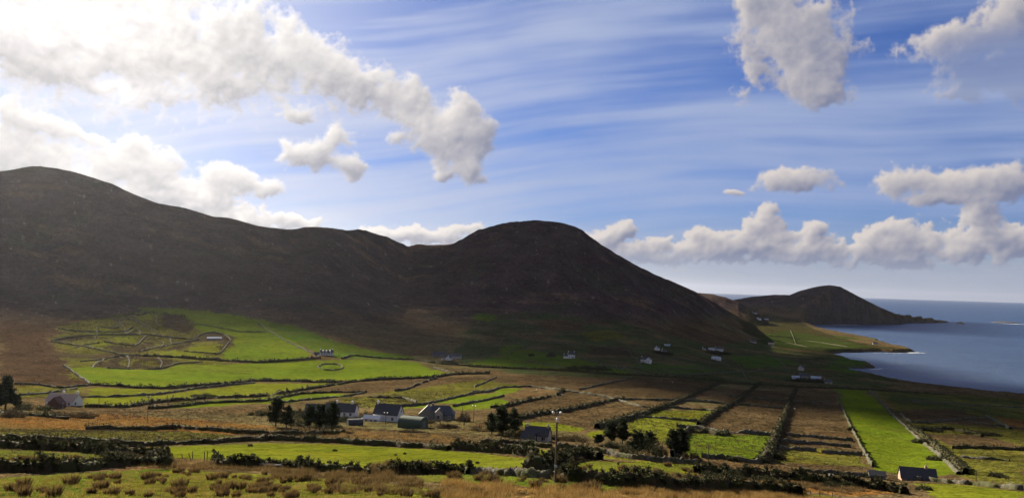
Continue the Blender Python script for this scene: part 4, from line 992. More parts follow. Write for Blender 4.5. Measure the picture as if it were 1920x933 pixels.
r = place('small_shed', 1644, 895, 8, 'low dark turf-roofed shed left of the long black-roofed house', 'shed')
gable_house(r, 4, 3.6, 1.0, .9, M_GREY, M_SLATE, doors=[])
MB().box(-.5, .5, -1.86, -1.81, -.4, .85).build('door', M_WOOD, r)
# walls and lane of the village, debris
r = link('stone_ruin', (lambda: None)() or bpy.data.meshes.new('stone_ruin'), M_ROCK)
bm_ = MB()
for i in range(26):
    a = rng.rand() * 6.28; d = rng.rand() ** .5 * 3; s_ = .25 + rng.rand() * .4; x, y = math.cos(a) * d * 1.6, math.sin(a) * d
    bm_.lathe((x, y, -.2), [(0, s_ * .7), (s_ * .5, s_ * .8), (s_, s_ * .5), (s_ * 1.15, .05)], 6)
me = bpy.data.meshes.new('rubble_heap'); me.from_pydata(bm_.v, [], bm_.f); r.data = me; me.materials.append(M_ROCK); r.name = 'rubble_heap'
r.location = at(982, 889); tag(r, 'heap of grey field stones by the end of the bushy bank near the tall pole', 'rubble heap')

# ------------------------------------------------------------------ poles, posts, sheep
def pole(px, py, top, label, arms=1, tall=False, group=None):
    x, y, z = at(px, py); d = math.hypot(x, y); h = (py - top) / FPX * d * 1.01
    r = empty('electricity_pole', (x, y, z), -math.atan2(x, y), label, 'pole', group)
    rr = .16 if tall else max(.12, d * .00035)
    MB().tube((0,0,-.6), (0,0,h*.985), rr, rr*.72, 10).build('shaft', M_WOOD, r)
    if tall:
        MB().box(-.62, .62, -.05, .05, h-.55, h-.42).build('crossarm', M_WOOD, r)
        for sx_ in (-.5, .5): MB().lathe((sx_, 0, h-.42), [(0,.05),(.08,.16),(.2,.21),(.32,.16),(.4,.05)], 12).build('insulator', M_CERAM, r, smooth=True)
        MB().lathe((.06, -.2, h-1.45), [(0,.1),(.1,.17),(.55,.17),(.62,.08)], 12).tube((.06,-.2,h-.85),(.06,-.2,h-.55),.06,.04,8).build('surge_arrester', M_CERAM, r, smooth=True)
        MB().box(-.2, .2, -.24, -.17, 2.2, 2.5).build('warning_plate', M_METAL, r)
    elif arms:
        w_ = .7 if d < 420 else 1.0
        MB().box(-w_, w_, -.08, .08, h-.55, h-.38).build('crossarm', M_WOOD, r)
        for sx_ in (-w_*.85, w_*.85): MB().lathe((sx_, 0, h-.38), [(0,.06),(.12,.17),(.3,.2),(.42,.06)], 8).build('insulator', M_CERAM, r)
    return r
pole(1041, 906, 774, 'tall wooden electricity pole with three white insulators, nearest to the camera', tall=True)
GP = None
for px, py, top, lab, ar in [(276,793,747,'pole with two white insulators on the orange bog at the left',1),(185,765,741,'bare pole just right of the pink-roofed farmhouse',0),
 (543,775,744,'pole beside the tallest village conifer',0),(867,771,762,'left one of the pair of poles behind the bright paddocks',0),(888,791,760,'taller one of the pair of poles behind the bright paddocks',1),
 (944,813,782,'thin pole in front of the big conifer clump',0),(1242,851,829,'thin pole in front of the dark bush mass',0),(1328,864,834,'thin pole on the edge of the walled green plot',0),
 (1305,851,838,'short pole left of the thin one by the walled green plot',0),(1830,903,883,'thin pole right of the long black-roofed house',0),(723,795,773,'pole in front of the white-gabled cottage',1)]:
    pole(px, py, top, lab, ar)
def post_mesh(h, r, k):
    rg = np.random.RandomState(k); m = MB(); n = 7; vs = []
    for zz, rr in ((-.4, r), (h * .5, r * .95), (h * .96, r * .85), (h, r * .6)):
        for i in range(n): t = 6.283 * i / n; vs.append((math.cos(t) * rr * (1 + .1 * rg.randn()), math.sin(t) * rr * (1 + .1 * rg.randn()), zz))
    m.add(vs, [(j*n+i, j*n+(i+1)%n, (j+1)*n+(i+1)%n, (j+1)*n+i) for j in range(3) for i in range(n)] + [tuple(range(3*n, 4*n))])
    me = bpy.data.meshes.new('fence_post'); me.from_pydata(m.v, [], m.f); me.materials.append(M_WOOD); return me
PM = [post_mesh(1., .075, k) for k in range(5)]
POSTS = [('standing on the rough ground at the far left',[(50,820,808,0),(64,872,851,0),(119,872,852,3),(154,867,857,0),(179,868,849,-4)]),
 ('on the hedge bank left of the long near field',[(240,857,842,0),(290,856,841,0),(319,855,847,6),(342,859,850,-10),(357,860,849,-18),(361,859,846,2),(383,863,847,0),(388,864,846,4),(397,863,854,0)]),
 ('above the fallen rails',[(421,871,858,0),(439,872,860,22),(511,871,859,4),(534,871,862,0)]),
 ('along the lower edge of the long near field, left of the bracken',[(644,880,868,5),(679,887,876,0)]),
 ('in the long fence between the bracken and the tall pole',[(799,881,870,0),(833,886,876,0),(844,886,874,0),(857,886,875,0),(860,885,880,0),(869,886,878,14),(880,886,871,0),(895,886,875,24),(904,884,874,8),(924,888,873,0),(956,885,874,0),(960,891,876,2),(968,884,872,0),(984,883,870,0),(1001,891,881,0)]),
 ('in the fence right of the tall pole',[(1078,896,888,0),(1130,896,888,0),(1158,905,896,0),(1169,895,882,2),(1271,895,885,0),(1290,899,890,0)]),
 ('by the hedge at the bottom right',[(1416,914,904,0),(1481,925,914,0),(1520,930,920,3),(1537,934,921,0),(1561,934,923,0)])]
i = 0
for lab, lst in POSTS:
    for px, py, top, tilt in lst:
        x, y, z = at(px, py); d = math.hypot(x, y); h = (py - top) / FPX * d
        ob = bpy.data.objects.new('fence_post', PM[i % 5]); COL.objects.link(ob); ob.location = (x, y, z); i += 1
        ob.scale = (1.15, 1.15, h); ob.rotation_euler = (0, R_(tilt), rng.rand() * 3)
        tag(ob, 'weathered wooden post ' + lab, 'fence post', 'fence posts ' + lab)
# fallen rails, gate remains
r = MB()
for a, b in (((458, 871), (520, 876)), ((515, 877), (549, 873)), ((470, 873), (530, 879))):
    p, q = at(*a), at(*b); o_ = at(500, 875)
    r.tube([p[k] - o_[k] + (.55 if k == 2 else 0) for k in range(3)], [q[k] - o_[k] + (.6 if k == 2 else 0) for k in range(3)], .07, .06, 6)
tag(r.build('fallen_rails', plain('bleached_rail', (.34, .33, .31), .8), None, at(500, 875)), 'pale fallen fence rails lying on the low bank left of centre', 'rails')
r = place('stone_stack', 584, 876, 10, 'dark stone stump with a slab on top, on the low bank left of centre', 'stone stump')
MB().lathe((0,0,-.3), [(0,.5),(.6,.42),(1.0,.36)], 7).build('base', M_ROCK, r); MB().box(-.7,.55,-.4,.4,.68,.92).build('slab', M_ROCK, r)

def sheep_mesh():
    import bmesh
    vs = [(-.42,0,.62),(0,0,.64),(.40,0,.64),(.58,0,.74),(.74,0,.72)]; es = [(0,1),(1,2),(2,3),(3,4)]; rd_ = [.24,.29,.24,.12,.09]
    for lx in (-.34, .34):
        for ly in (-.14, .14):
            k = len(vs); vs += [(lx, ly, .38), (lx, ly, .2), (lx, ly, .0)]; es += [(0 if lx < 0 else 2, k), (k, k+1), (k+1, k+2)]; rd_ += [.09, .05, .04]
    for s_ in (-1, 1): k = len(vs); vs += [(.6, .11*s_, .8)]; es += [(3, k)]; rd_ += [.03]
    me = bpy.data.meshes.new('sheep'); me.from_pydata(vs, es, []); ob = bpy.data.objects.new('sheep', me); COL.objects.link(ob)
    md = ob.modifiers.new('skin', 'SKIN'); ms = ob.modifiers.new('sub', 'SUBSURF'); ms.levels = ms.render_levels = 1
    for v, r_ in zip(me.skin_vertices[0].data, rd_): v.radius = (r_, r_)
    me.skin_vertices[0].data[1].use_root = True
    dg = bpy.context.evaluated_depsgraph_get(); me2 = bpy.data.meshes.new_from_object(ob.evaluated_get(dg)); bpy.data.objects.remove(ob)
    me2.materials.append(M_WOOL); return me2
SM = sheep_mesh()
for px, py, rz, lab in [(1183,776,.4,'white sheep grazing in the brown heath above the big diagonal bank'),(1490,767,2.2,'white sheep in the brown strip right of the thick bank'),
  (1261,717,1.,'tiny white sheep on the shaded heath below the white house'),(1006,732,2.,'tiny white sheep on the heath near the small green strip'),(1557,895,.2,'sheep by the low broken wall at the lower right'),
  (888,695,1.2,'sheep on the shaded pasture below the mountain-foot farm'),(1054,741,2.6,'sheep beside the heath wall right of the small green strip')]:
    x, y, z = at(px, py); d = math.hypot(x, y)
    ob = bpy.data.objects.new('sheep', SM); COL.objects.link(ob); ob.location = (x, y, z - .02); ob.rotation_euler = (0, 0, rz); ob.scale = (1.15,) * 3
    tag(ob, lab, 'sheep', 'sheep on the heath')
# islet
v = np.array([(math.cos(t) * rr * 95 * (1 + .2 * pnoise(np.array([t * 2]), np.array([rr * 3]))[0]), math.sin(t) * rr * 30, zz) for rr, zz in ((1, -3), (.85, 2), (.6, 5), (.3, 7), (.02, 7.5)) for t in np.linspace(0, 6.283, 25)[:-1]])
v[:, 2] += rng.randn(len(v)) * .6 * (v[:, 2] > 0)
ix = np.arange(len(v)).reshape(5, 24); nx = np.roll(ix, -1, 1)
x, y = sea_pt(1886, 605)
tag(link('islet', make_mesh('islet', v, np.stack([ix[:-1], nx[:-1], nx[1:], ix[1:]], -1).reshape(-1, 4)), M_ROCK, loc=(x, y, 0)), 'low dark reef of rock lying off the headland at the right', 'reef')

# ------------------------------------------------------------------ trees and bushes
def conifer(px, py, top, label, wide=.5, seed=0, ragged=.35, group=None, n=2600):
    x, y, z = at(px, py); d = math.hypot(x, y); H = (py - top) / FPX * d
    rg = np.random.RandomState(seed + 100)
    r = empty('conifer', (x, y, z), rg.rand() * 6, label, 'tree', group)
    t = MB(); lean = rg.randn() * .04 * H
    pts = [(lean * (f ** 2), 0, H * f - (.4 if f == 0 else 0)) for f in (0, .3, .6, .95)]
    for a, b, r0_, r1_ in zip(pts[:-1], pts[1:], (.028, .022, .012), (.022, .012, .004)): t.tube(a, b, H * r0_, H * r1_, 7)
    cen = []; Rm = H * wide * .5
    nb = int(46 + 10 * rg.rand())
    for i in range(nb):
        f = .16 + .82 * (i / nb) ** .9; a = rg.rand() * 6.283
        Lb = Rm * (1.18 - f) ** .75 * (.55 + .65 * rg.rand()) * (1 if f > .26 else .75)
        p0 = np.array([lean * f * f, 0, H * f]); dr = np.array([math.cos(a), math.sin(a), .18 + .35 * rg.rand()])
        p1 = p0 + dr * Lb
        if i % 2 == 0: t.tube(p0, p1, H * .006, H * .002, 4)
        m = max(2, int(6 * Lb / Rm + 1))
        for k in range(m): cen.append(p0 + dr * Lb * ((k + 1) / m) + rg.randn(3) * H * .012)
    t.build('trunk', M_BARK, r)
    cen = np.array(cen); v, f = leaves(cen, max(.26, H * .04), n, H * np.array([.034, .034, .024])[None, :], .9)
    link('crown', make_mesh('crown', v, f), M_CONIF, r); return r
CON = [
 (10,766,715,'tallest dark conifer at the left edge of the picture',.46),(-6,768,728,'conifer cut by the left edge of the picture',.6),(30,766,743,'smaller conifer right of the tallest one at the left edge',.9),
 (517,800,750,'tall thin conifer at the left end of the village trees',.6),(537,801,764,'lower conifer right of the tall thin one at the left of the village',.8),(580,803,762,'first of the three dark conifers before the slate cottage, from the left',.62),(599,805,760,'middle one of the three dark conifers before the slate cottage',.6),(622,806,757,'right one of the three dark conifers before the slate cottage, with bare lower trunk',.7),
 (922,813,776,'left conifer of the big dark clump behind the slate cottage',.8),(943,816,764,'tallest conifer of the big dark clump behind the slate cottage',.62),(963,814,768,'right conifer of the big dark clump behind the slate cottage',.62),
 (1146,830,790,'left one of the two conifers beyond the tall pole',.62),(1167,832,786,'right one of the two conifers beyond the tall pole',.62),
 (1196,851,810,'left peak of the dark evergreen mass',.8),(1217,850,811,'right peak of the dark evergreen mass',.8),(1262,856,808,'lone conifer left half, beside the wall of the green plot',.62),(1277,856,806,'lone conifer right half, beside the wall of the green plot',.6),
 (1122,832,815,'low dark evergreen left of the two conifers beyond the pole',1.1),
]
for i, (px, py, top, lab, wd) in enumerate(CON): conifer(px, py, top, lab, wd * 1.15, i, n=8000)
def bush(px, py, w, h, label, m=None, seed=0, cat='bush', n=None, group=None, name='bush'):
    """w, h in photograph pixels"""
    x, y, z = at(px, py); d = math.hypot(x, y); Wm, Hm = w / FPX * d / 2, h / FPX * d
    rg = np.random.RandomState(seed + 500); k = 26
    c = []
    for i in range(k):
        a = rg.rand() * 6.283; rr = rg.rand() ** .5; hh = Hm * (1 - rr ** 2 * .75) * (.45 + .5 * rg.rand())
        for q in range(4): c.append((math.cos(a) * rr * Wm + rg.randn() * .08 * Wm, math.sin(a) * rr * min(Wm, Hm * 1.3), hh * (q + .6) / 4))
    n = n or int(min(3200, 500 + w * h * 5))
    v, f = leaves(np.array(c), max(.14, d * .00085), n, np.array([Wm * .1, Wm * .08, Hm * .09])[None, :])
    v[:, 2] = np.maximum(v[:, 2], -.15)
    ob = link(name, make_mesh(name, v, f), m or M_SHRUB, loc=(x, y, z)); return tag(ob, label, cat, group)
BUSH = [
 (60,768,60,16,'row of dark shrubs between the left conifers and the pink-roofed farmhouse',M_SHRUB),(150,783,60,14,'brownish scrub in front of the pink-roofed farmhouse',M_GORSE),(110,782,50,13,'brown scrub below the reddish outhouse',M_GORSE),
 (20,782,44,14,'scrub below the conifers at the left edge',M_GORSE),
 (485,779,36,12,'low dark shrubs left of the tall thin village conifer',M_SHRUB),(558,797,46,24,'rounded dark shrub between the village conifers',M_SHRUB),(560,780,40,18,'dark shrub behind the village conifers',M_SHRUB),(648,790,26,14,'bush right of the three dark conifers',M_SHRUB),
 (688,785,42,18,'big dark bush against the white-gabled cottage',M_SHRUB),(612,802,60,12,'scrub at the feet of the three dark conifers',M_SHRUB),
 (869,790,24,24,'bare-looking round tree right of the grey house',M_GORSE),(842,802,50,10,'brown hedge below the grey house',M_GORSE),(905,808,60,14,'scrub left of the big dark clump',M_GORSE),
 (985,820,34,22,'greyish bare shrub left of the old slate cottage',M_GORSE),(1040,825,20,14,'shrub right of the old slate cottage',M_SHRUB),(960,816,50,16,'dark undergrowth of the big conifer clump',M_SHRUB),
 (1075,826,70,14,'long brown hedge right of the tall pole',M_GORSE),(1145,838,40,12,'olive undergrowth below the two conifers beyond the pole',M_SHRUB),
 (1210,853,80,36,'broad dark evergreen bush mass beyond the stone wall',M_SHRUB),(1178,848,34,26,'dark bush at the left shoulder of the evergreen mass',M_SHRUB),(1236,853,30,24,'dark bush at the right shoulder of the evergreen mass',M_SHRUB),
 (1295,860,36,14,'brown bush in front of the lone conifer',M_GORSE),(1376,864,28,13,'rounded dark bush below the walled green plot',M_SHRUB),(1425,866,26,16,'bush at the foot of the thick overgrown bank',M_SHRUB),(1462,860,24,14,'scrub right of the foot of the thick bank',M_SHRUB),
 (1070,868,30,14,'gorse bush left on the bushy bank behind the pole',M_GORSE),(1087,866,22,12,'gorse bush in the middle of the bushy bank behind the pole',M_GORSE),(1053,864,24,14,'gorse bush just right of the tall pole',M_GORSE),
 (1330,893,46,12,'left dark shrub of the lower right hedge',M_SHRUB),(1370,892,40,17,'tallest dark shrub of the lower right hedge',M_SHRUB),(1435,900,36,12,'shrub in the lower right hedge left of the post',M_SHRUB),(1560,912,34,12,'shrub low in the hedge below the small shed',M_SHRUB),(1590,914,30,12,'next shrub right in the hedge below the small shed',M_SHRUB),(1680,921,40,13,'shrub at the right end of the lower hedge',M_SHRUB),(1733,918,24,12,'lone dark shrub in the bottom right corner field',M_SHRUB),
 (1445,916,26,10,'low dark shrub near the bottom right posts',M_SHRUB),(1870,893,30,9,'dark bush on the olive field right of the long house',M_SHRUB),(1800,905,40,8,'low hedge right of the long black-roofed house',M_SHRUB),
 (500,714,26,8,'left rounded bush on the bank under the big green pasture',M_SHRUB),(565,716,30,8,'right rounded bush on the bank under the big green pasture',M_SHRUB),(620,716,30,7,'low bush on the bank left of the heath',M_SHRUB),(716,711,24,8,'bush on the bank where the heath begins',M_SHRUB),(815,706,9,6,'tiny bush on the bank below the farm cluster',M_SHRUB),
 (385,744,50,8,'dark bush patch between the olive strips',M_SHRUB),(1090,692,50,10,'left dark thicket below the two-storey white house',M_SHRUB),(1125,694,44,10,'right dark thicket below the two-storey white house',M_SHRUB),(1033,668,16,9,'round bush in the small shaded paddocks',M_SHRUB),(996,667,12,6,'small bush in the small shaded paddocks',M_SHRUB),
 (460,872,50,8,'bramble on the low bank around the fallen rails',M_GORSE),(560,875,60,10,'bramble between the rails and the stone stump',M_SHRUB),(230,858,60,14,'bramble thicket below the left fence posts',M_GORSE),(300,868,60,12,'dark bramble below the leaning posts',M_SHRUB),
 (1505,898,40,9,'scrub above the lower right hedge',M_GORSE),(1725,830,30,10,'bush on the rubble wall of the bright strip, upper',M_SHRUB),(1762,862,34,12,'bush on the rubble wall of the bright strip, lower',M_SHRUB),(1597,806,14,8,'bush on the left wall of the bright strip',M_SHRUB),
 (834,680,60,6,'dark hedge below the mountain-foot farm cluster',M_SHRUB),(1515,716,80,9,'dark trees round the farmyard by the boundary bank',M_SHRUB),(1240,664,50,8,'dark trees round the little group under the mountain flank',M_SHRUB),(1340,664,60,7,'dark trees below the shore road row',M_SHRUB),
 (800,792,34,8,'orange-brown brush in front of the green barn',M_GORSE),(775,810,50,6,'low scrub before the green barn',M_GORSE),
 (469,836,9,5,'dark tussock at the left of the long near field',M_SHRUB),(628,845,8,5,'dark tussock in the middle of the long near field',M_SHRUB),(742,853,4,3,'small dark tussock in the long near field, right of the middle one',M_SHRUB),(759,851,5,4,'small dark tussock under the hedge bank of the long near field',M_SHRUB),(895,868,6,5,'dark tussock near the right end of the long near field',M_SHRUB),
 (1840,815,60,8,'ragged scrub along the dark bank right of the bright strip',M_SHRUB),(1745,808,40,8,'scrub where the dark bank meets the rubble wall',M_SHRUB)]
for i, b_ in enumerate(BUSH): bush(*b_, seed=i)
# bare tree
def bare_tree(px, py, top, label, seed):
    x, y, z = at(px, py); d = math.hypot(x, y); H = (py - top) / FPX * d; rg = np.random.RandomState(seed)
    r = empty('bare_tree', (x, y, z), 0, label, 'tree'); t = MB(); b = MB()
    t.tube((0,0,-.3), (0,0,H*.35), H*.04, H*.03, 7)
    def rec(p, dr, L, rad, lv):
        q = p + dr * L; b.tube(p, q, rad, rad * .6, 4)
        if lv: 
            for k in range(3): rec(q, (dr + Vector(rg.randn(3)) * .5).normalized(), L * .68, rad * .6, lv - 1)
    for k in range(5): rec(Vector((0,0,H*.33)), (Vector((rg.randn()*.7, rg.randn()*.7, .8))).normalized(), H*.26, H*.02, 4)
    t.build('trunk', M_BARK, r); b.build('crown', M_BARK, r)
bare_tree(825, 799, 776, 'bare-branched tree in front of the grey house', 3)
bare_tree(1016, 828, 806, 'bare tree before the wall of the old slate cottage', 5)
bare_tree(870, 797, 770, 'bare tree right of the grey house', 8)

# ------------------------------------------------------------------ rushes, tall grass
def tuft_mesh(k, nb=150, H=1.0, Wd=.75):
    rg = np.random.RandomState(k); V_ = []; F_ = []
    for i in range(nb):
        a = rg.rand() * 6.283; rr = rg.rand() ** .6 * Wd * .5; bx, by = math.cos(a) * rr, math.sin(a) * rr
        h = H * (.55 + .45 * rg.rand()) * (1 - .5 * (rr / Wd)); le_ = (rr / Wd) * .9 + .12 * rg.rand(); tx, ty = bx + math.cos(a) * le_ * h, by + math.sin(a) * le_ * h
        w = .022 + .012 * rg.rand(); p = a + 1.57 + rg.randn() * .6; n = len(V_)
        V_ += [(bx - math.cos(p) * w, by - math.sin(p) * w, -.08), (bx + math.cos(p) * w, by + math.sin(p) * w, -.08), ((bx+tx)/2 + math.cos(p) * w * .8, (by+ty)/2 + math.sin(p) * w * .8, h * .6), (tx, ty, h)]
        F_ += [(n, n+1, n+2, n+3)]
    me = bpy.data.meshes.new('rush_clump'); me.from_pydata(V_, [], F_); me.materials.append(M_RUSH); return me
TM = [tuft_mesh(k, 150 + 20 * k, 1.0, .7 + .08 * k) for k in range(6)]
RUSHZ = [
 ('brown rush clump on the green pasture at the bottom left', 70, [(0,912),(130,895),(230,890),(320,882),(420,888),(500,892),(500,931),(0,931)]),
 ('brown rush clump on the yellow pasture left of centre at the bottom', 66, [(400,884),(520,890),(700,905),(800,915),(900,925),(900,934),(500,934),(420,900)]),
 ('rush clump scattered over the rough ground above the nearest left bank', 34, [(0,860),(150,862),(300,866),(320,870),(200,870),(0,878)]),
 ('rush clump on the green slip around the foot of the tall pole', 24, [(800,897),(900,894),(1050,900),(1200,918),(1140,920),(900,908)]),
 ('rush clump on the grass strip right of the tall pole', 26, [(1060,880),(1200,866),(1340,882),(1290,888),(1170,892)]),
 ('rush clump at the bottom right by the posts', 18, [(1400,918),(1560,928),(1560,934),(1420,930)]),
]
cnt = 0
for lab, n, poly in RUSHZ:
    pp = np.array(poly, float); k = 0; tries = 0
    while k < n and tries < 5000:
        tries += 1; px = rng.uniform(pp[:, 0].min(), pp[:, 0].max()); py = rng.uniform(pp[:, 1].min(), pp[:, 1].max())
        if not pip(np.array([px]), np.array([py]), pp)[0]: continue
        if pnoise(np.array([px / 55.]), np.array([py / 16.]))[0] < -.12: continue
        x, y, z = at(px, py); ob = bpy.data.objects.new('rush_clump', TM[cnt % 6]); COL.objects.link(ob)
        s_ = (.5 + .75 * rng.rand() ** 1.8); ob.location = (x, y, z - .03); ob.rotation_euler = (0, 0, rng.rand() * 6.28); ob.scale = (s_ * 1.25, s_ * 1.25, s_ * 1.25)
        tag(ob, lab, 'rush clump', lab.replace('rush clump', 'rush clumps', 1)); k += 1; cnt += 1
def blades(name, label, cat, zones, m, hgt, wid, clump=.5, seed=0):
    rg = np.random.RandomState(seed); Vs = []; Ns = 0
    for n, poly, hk in zones:
        pw = wpoly(poly); mn, mx = pw.min(0), pw.max(0); got = []
        while sum(len(g_) for g_ in got) < n:
            c = rg.uniform(mn, mx, (n * 2, 2)); c = c[pip(c[:, 0] + fbm(c[:, 0], c[:, 1], 3, 2) * 1.5, c[:, 1], pw)]
            c = c[(pnoise(c[:, 0] / 4., c[:, 1] / 4.) + pnoise(c[:, 0] / 1.3, c[:, 1] / 1.3) * .7) > clump - .5 + rg.rand(len(c)) * .5]
            if len(c) == 0: continue
            got.append(c)
        c = np.concatenate(got)[:n]; z = gz(c[:, 0], c[:, 1]); d = np.hypot(c[:, 0], c[:, 1])
        h = hgt * hk * (.4 + .8 * rg.rand(n)) * (1 + .5 * pnoise(c[:, 0] / 5., c[:, 1] / 5.)); a = rg.rand(n) * 6.283; w = wid * (.7 + .6 * rg.rand(n)) * np.maximum(1, d / 130)
        ln = rg.randn(n, 2) * .28 * h[:, None] + np.array([.18, -.05])[None] * h[:, None]
        p0 = np.stack([c[:, 0] - np.cos(a) * w, c[:, 1] - np.sin(a) * w, z - .05], 1); p1 = np.stack([c[:, 0] + np.cos(a) * w, c[:, 1] + np.sin(a) * w, z - .05], 1); p2 = np.stack([c[:, 0] + ln[:, 0], c[:, 1] + ln[:, 1], z + h], 1)
        Vs.append(np.stack([p0, p1, p2], 1).reshape(-1, 3))
    v = np.concatenate(Vs); ob = link(name, make_mesh(name, v, np.arange(len(v)).reshape(-1, 3)), m); return tag(ob, label, cat, kind='stuff')
blades('bracken', 'bands of brown rushes and dead bracken across the near pasture', 'bracken', [
 (9000, [(505,884),(600,884),(690,890),(760,896),(810,905),(790,914),(700,908),(600,902),(510,900)], 1.),
 (8000, [(688,878),(720,872),(800,872),(808,888),(700,890)], 1.35),
 (7000, [(1185,906),(1195,890),(1240,886),(1330,898),(1400,908),(1420,920),(1300,918),(1230,914)], 1.1),
 (6000, [(890,886),(960,888),(1050,892),(1190,904),(1180,908),(1040,898),(900,890)], .8),
 (6000, [(1390,900),(1500,905),(1640,918),(1600,926),(1420,912)], .8),
 (4000, [(190,868),(330,862),(420,868),(520,876),(520,886),(400,880),(300,878)], .8),
 (2500, [(600,912),(700,908),(800,914),(900,920),(860,930),(640,926)], 1.0),
 ], M_RUSH, .95, .03, .55, 3)
blades('dry_grass', 'tall golden grass along the bottom edge of the picture', 'tall grass', [
 (26000, [(-40,905),(90,890),(230,884),(420,886),(700,905),(930,924),(1100,946),(-40,946)], .45),
 (36000, [(820,902),(900,906),(1000,910),(1140,918),(1300,922),(1450,928),(1560,936),(1560,944),(840,944)], 1.),
 (12000, [(1180,908),(1300,916),(1420,922),(1500,930),(1400,932),(1200,922)], .9),
 (8000, [(-40,795),(200,786),(400,795),(500,802),(400,806),(150,800),(-40,806)], .8),
 (6000, [(400,800),(640,806),(840,818),(860,826),(640,820),(420,812)], .8)], M_GOLD, .8, .028, .35, 5)
blades('grass', 'short green grass tufts over the near pastures', 'grass', [
 (50000, [(-40,905),(90,890),(230,884),(420,886),(700,905),(930,924),(1100,946),(-40,946)], 1.),
 (20000, [(780,892),(900,890),(1180,912),(1140,922),(800,903)], .8),
 (24000, [(-40,842),(150,850),(330,870),(300,872),(-40,880)], 1.3),
 (12000, [(1000,884),(1110,866),(1300,872),(1350,882),(1180,896)], .8)], M_GRASS, .28, .03, .25, 9)

def scrub(name, label, cat, zones, m, size, seed=0):
    """low dark clumps of rush and heather too many to count, each a handful of small leaves"""
    rg = np.random.RandomState(seed); Vs = []
    for n, poly, sz in zones:
        pw = wpoly(poly); mn, mx = pw.min(0), pw.max(0); n = int(n * 1.7); sz = sz * .62; c = rg.uniform(mn, mx, (n * 6, 2)); c = c[pip(c[:, 0], c[:, 1], pw)]
        c = c[fbm(c[:, 0], c[:, 1], 25, 3) + rg.rand(len(c)) * .7 > .1][:n]
        if not len(c): continue
        z = gz(c[:, 0], c[:, 1]); d = np.hypot(c[:, 0], c[:, 1]); k = 10
        s_ = size * sz * (.5 + rg.rand(len(c))) ** 1.3
        b = np.stack([c[:, 0], c[:, 1], z + s_ * .25], 1)[:, None, :] + rg.randn(len(c), k, 3) * (s_[:, None, None] * np.array([.55, .35, .22]))
        a = rg.randn(len(c), k, 3); a /= np.linalg.norm(a, axis=2)[..., None]; e = rg.randn(len(c), k, 3); w = s_[:, None, None] * .30
        Vs.append(np.stack([b - a * w, b + a * w, b + e * w * .8], 2).reshape(-1, 3))
    v = np.concatenate(Vs); return tag(link(name, make_mesh(name, v, np.arange(len(v)).reshape(-1, 3)), m), label, cat, kind='stuff')
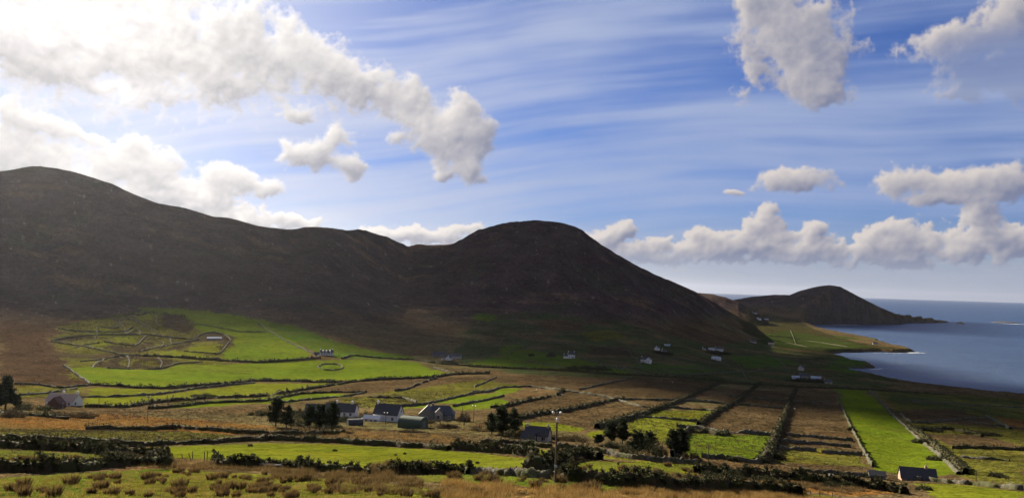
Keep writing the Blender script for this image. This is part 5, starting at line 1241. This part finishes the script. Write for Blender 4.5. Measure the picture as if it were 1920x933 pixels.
scrub('heather', 'dark heather and gorse clumps over the rough fields', 'heather', [
 (1500, [(103,645),(108,610),(240,585),(290,582),(330,600),(380,630),(350,650),(260,665),(150,655)], 1.7),
 (240, [(165,685),(245,664),(330,672),(320,692),(200,692)], 2.0), (300, [(300,592),(345,588),(370,610),(345,625),(305,612)], 2.4),
 (500, [(640,745),(800,735),(900,738),(760,762),(640,765)], 1.2), (900, [(970,755),(1060,732),(1300,745),(1240,770),(1110,808),(1030,800),(880,800)], .9),
 (700, [(1342,768),(1380,730),(1482,732),(1452,815),(1318,800)], 1.0), (700, [(1494,732),(1565,735),(1620,880),(1560,890),(1440,862)], .9),
 (500, [(1176,792),(1235,768),(1340,770),(1312,798),(1278,806),(1255,838),(1180,812)], .8), (300, [(1292,812),(1450,816),(1436,862),(1300,856)], .7),
 (1300, [(1640,730),(1920,748),(1920,905),(1800,890),(1704,795)], .9), (500, [(0,600),(105,612),(95,640),(125,688),(160,722),(0,722)], 1.6),
 (1400, [(0,772),(200,768),(450,775),(640,800),(840,812),(900,828),(620,822),(300,812),(0,800)], .6), (1200, [(0,803),(200,806),(330,808),(440,815),(420,826),(0,824)], .55),
 (900, [(0,848),(150,852),(320,868),(150,880),(0,884)], .4), (500, [(200,765),(460,766),(500,775),(200,785)], .7), (600, [(720,790),(900,800),(1100,815),(1100,835),(900,826)], .5),
 (900, [(1040,838),(1200,860),(1440,868),(1560,892),(1700,915),(1500,905),(1300,885)], .45), (800, [(860,645),(1000,590),(1250,620),(1420,650),(1480,690),(1300,708),(900,680)], 1.8),
 (260, [(210,846),(500,832),(840,842),(1000,862),(900,882),(640,878),(340,856)], .25), (500, [(560,737),(700,715),(850,706),(1000,704),(940,730),(800,738)], 1.0)], M_GORSE, 1., 4)

# surf along the points and the reef
M_FOAM = plain('sea_foam', (.8, .82, .84), .9, .1)
fv = []
for a, b, n, w in [((1560,608.6),(1610,609),50,9),((1700,661),(1728,661),50,5),((1640,661.5),(1700,662),30,3),((1880,606),(1918,607.5),90,12),((1630,693),(1656,690),40,3),((1690,609),(1720,609),30,6),((1600,699),(1660,712),50,2)]:
    for k in range(n):
        t = rng.rand(); x, y = sea_pt(a[0] + (b[0]-a[0]) * t, a[1] + (b[1]-a[1]) * t); y += rng.randn() * w; x += rng.randn() * w
        s_ = w * (.3 + .7 * rng.rand()); an = rng.rand() * .8 - .4
        fv.append([(x - s_ * 1.6 * math.cos(an), y - s_ * 1.6 * math.sin(an), .12), (x, y - s_ * .5, .15), (x + s_ * 1.6 * math.cos(an), y + s_ * 1.6 * math.sin(an), .12), (x, y + s_ * .5, .15)])
fv = np.array(fv); tag(link('surf', make_mesh('surf', fv.reshape(-1, 3), np.arange(len(fv) * 4).reshape(-1, 4)), M_FOAM), 'white surf breaking on the points and the reef', 'surf', kind='stuff')

# ------------------------------------------------------------------ the air of the valley
HZ = MB().box(-63000, 63000, -63000, 63000, -45, 620)
mh, T, o = mat('air'); v = T.new('ShaderNodeVolumePrincipled'); v.inputs['Color'].default_value = (.80, .84, 1, 1); v.inputs['Density'].default_value = 7.5e-6; v.inputs['Anisotropy'].default_value = .7
T.l.new(v.outputs[0], o.inputs['Volume'])
tag(HZ.build('haze', mh), 'thin blue sea haze filling the valley and the bay', 'haze', kind='stuff')
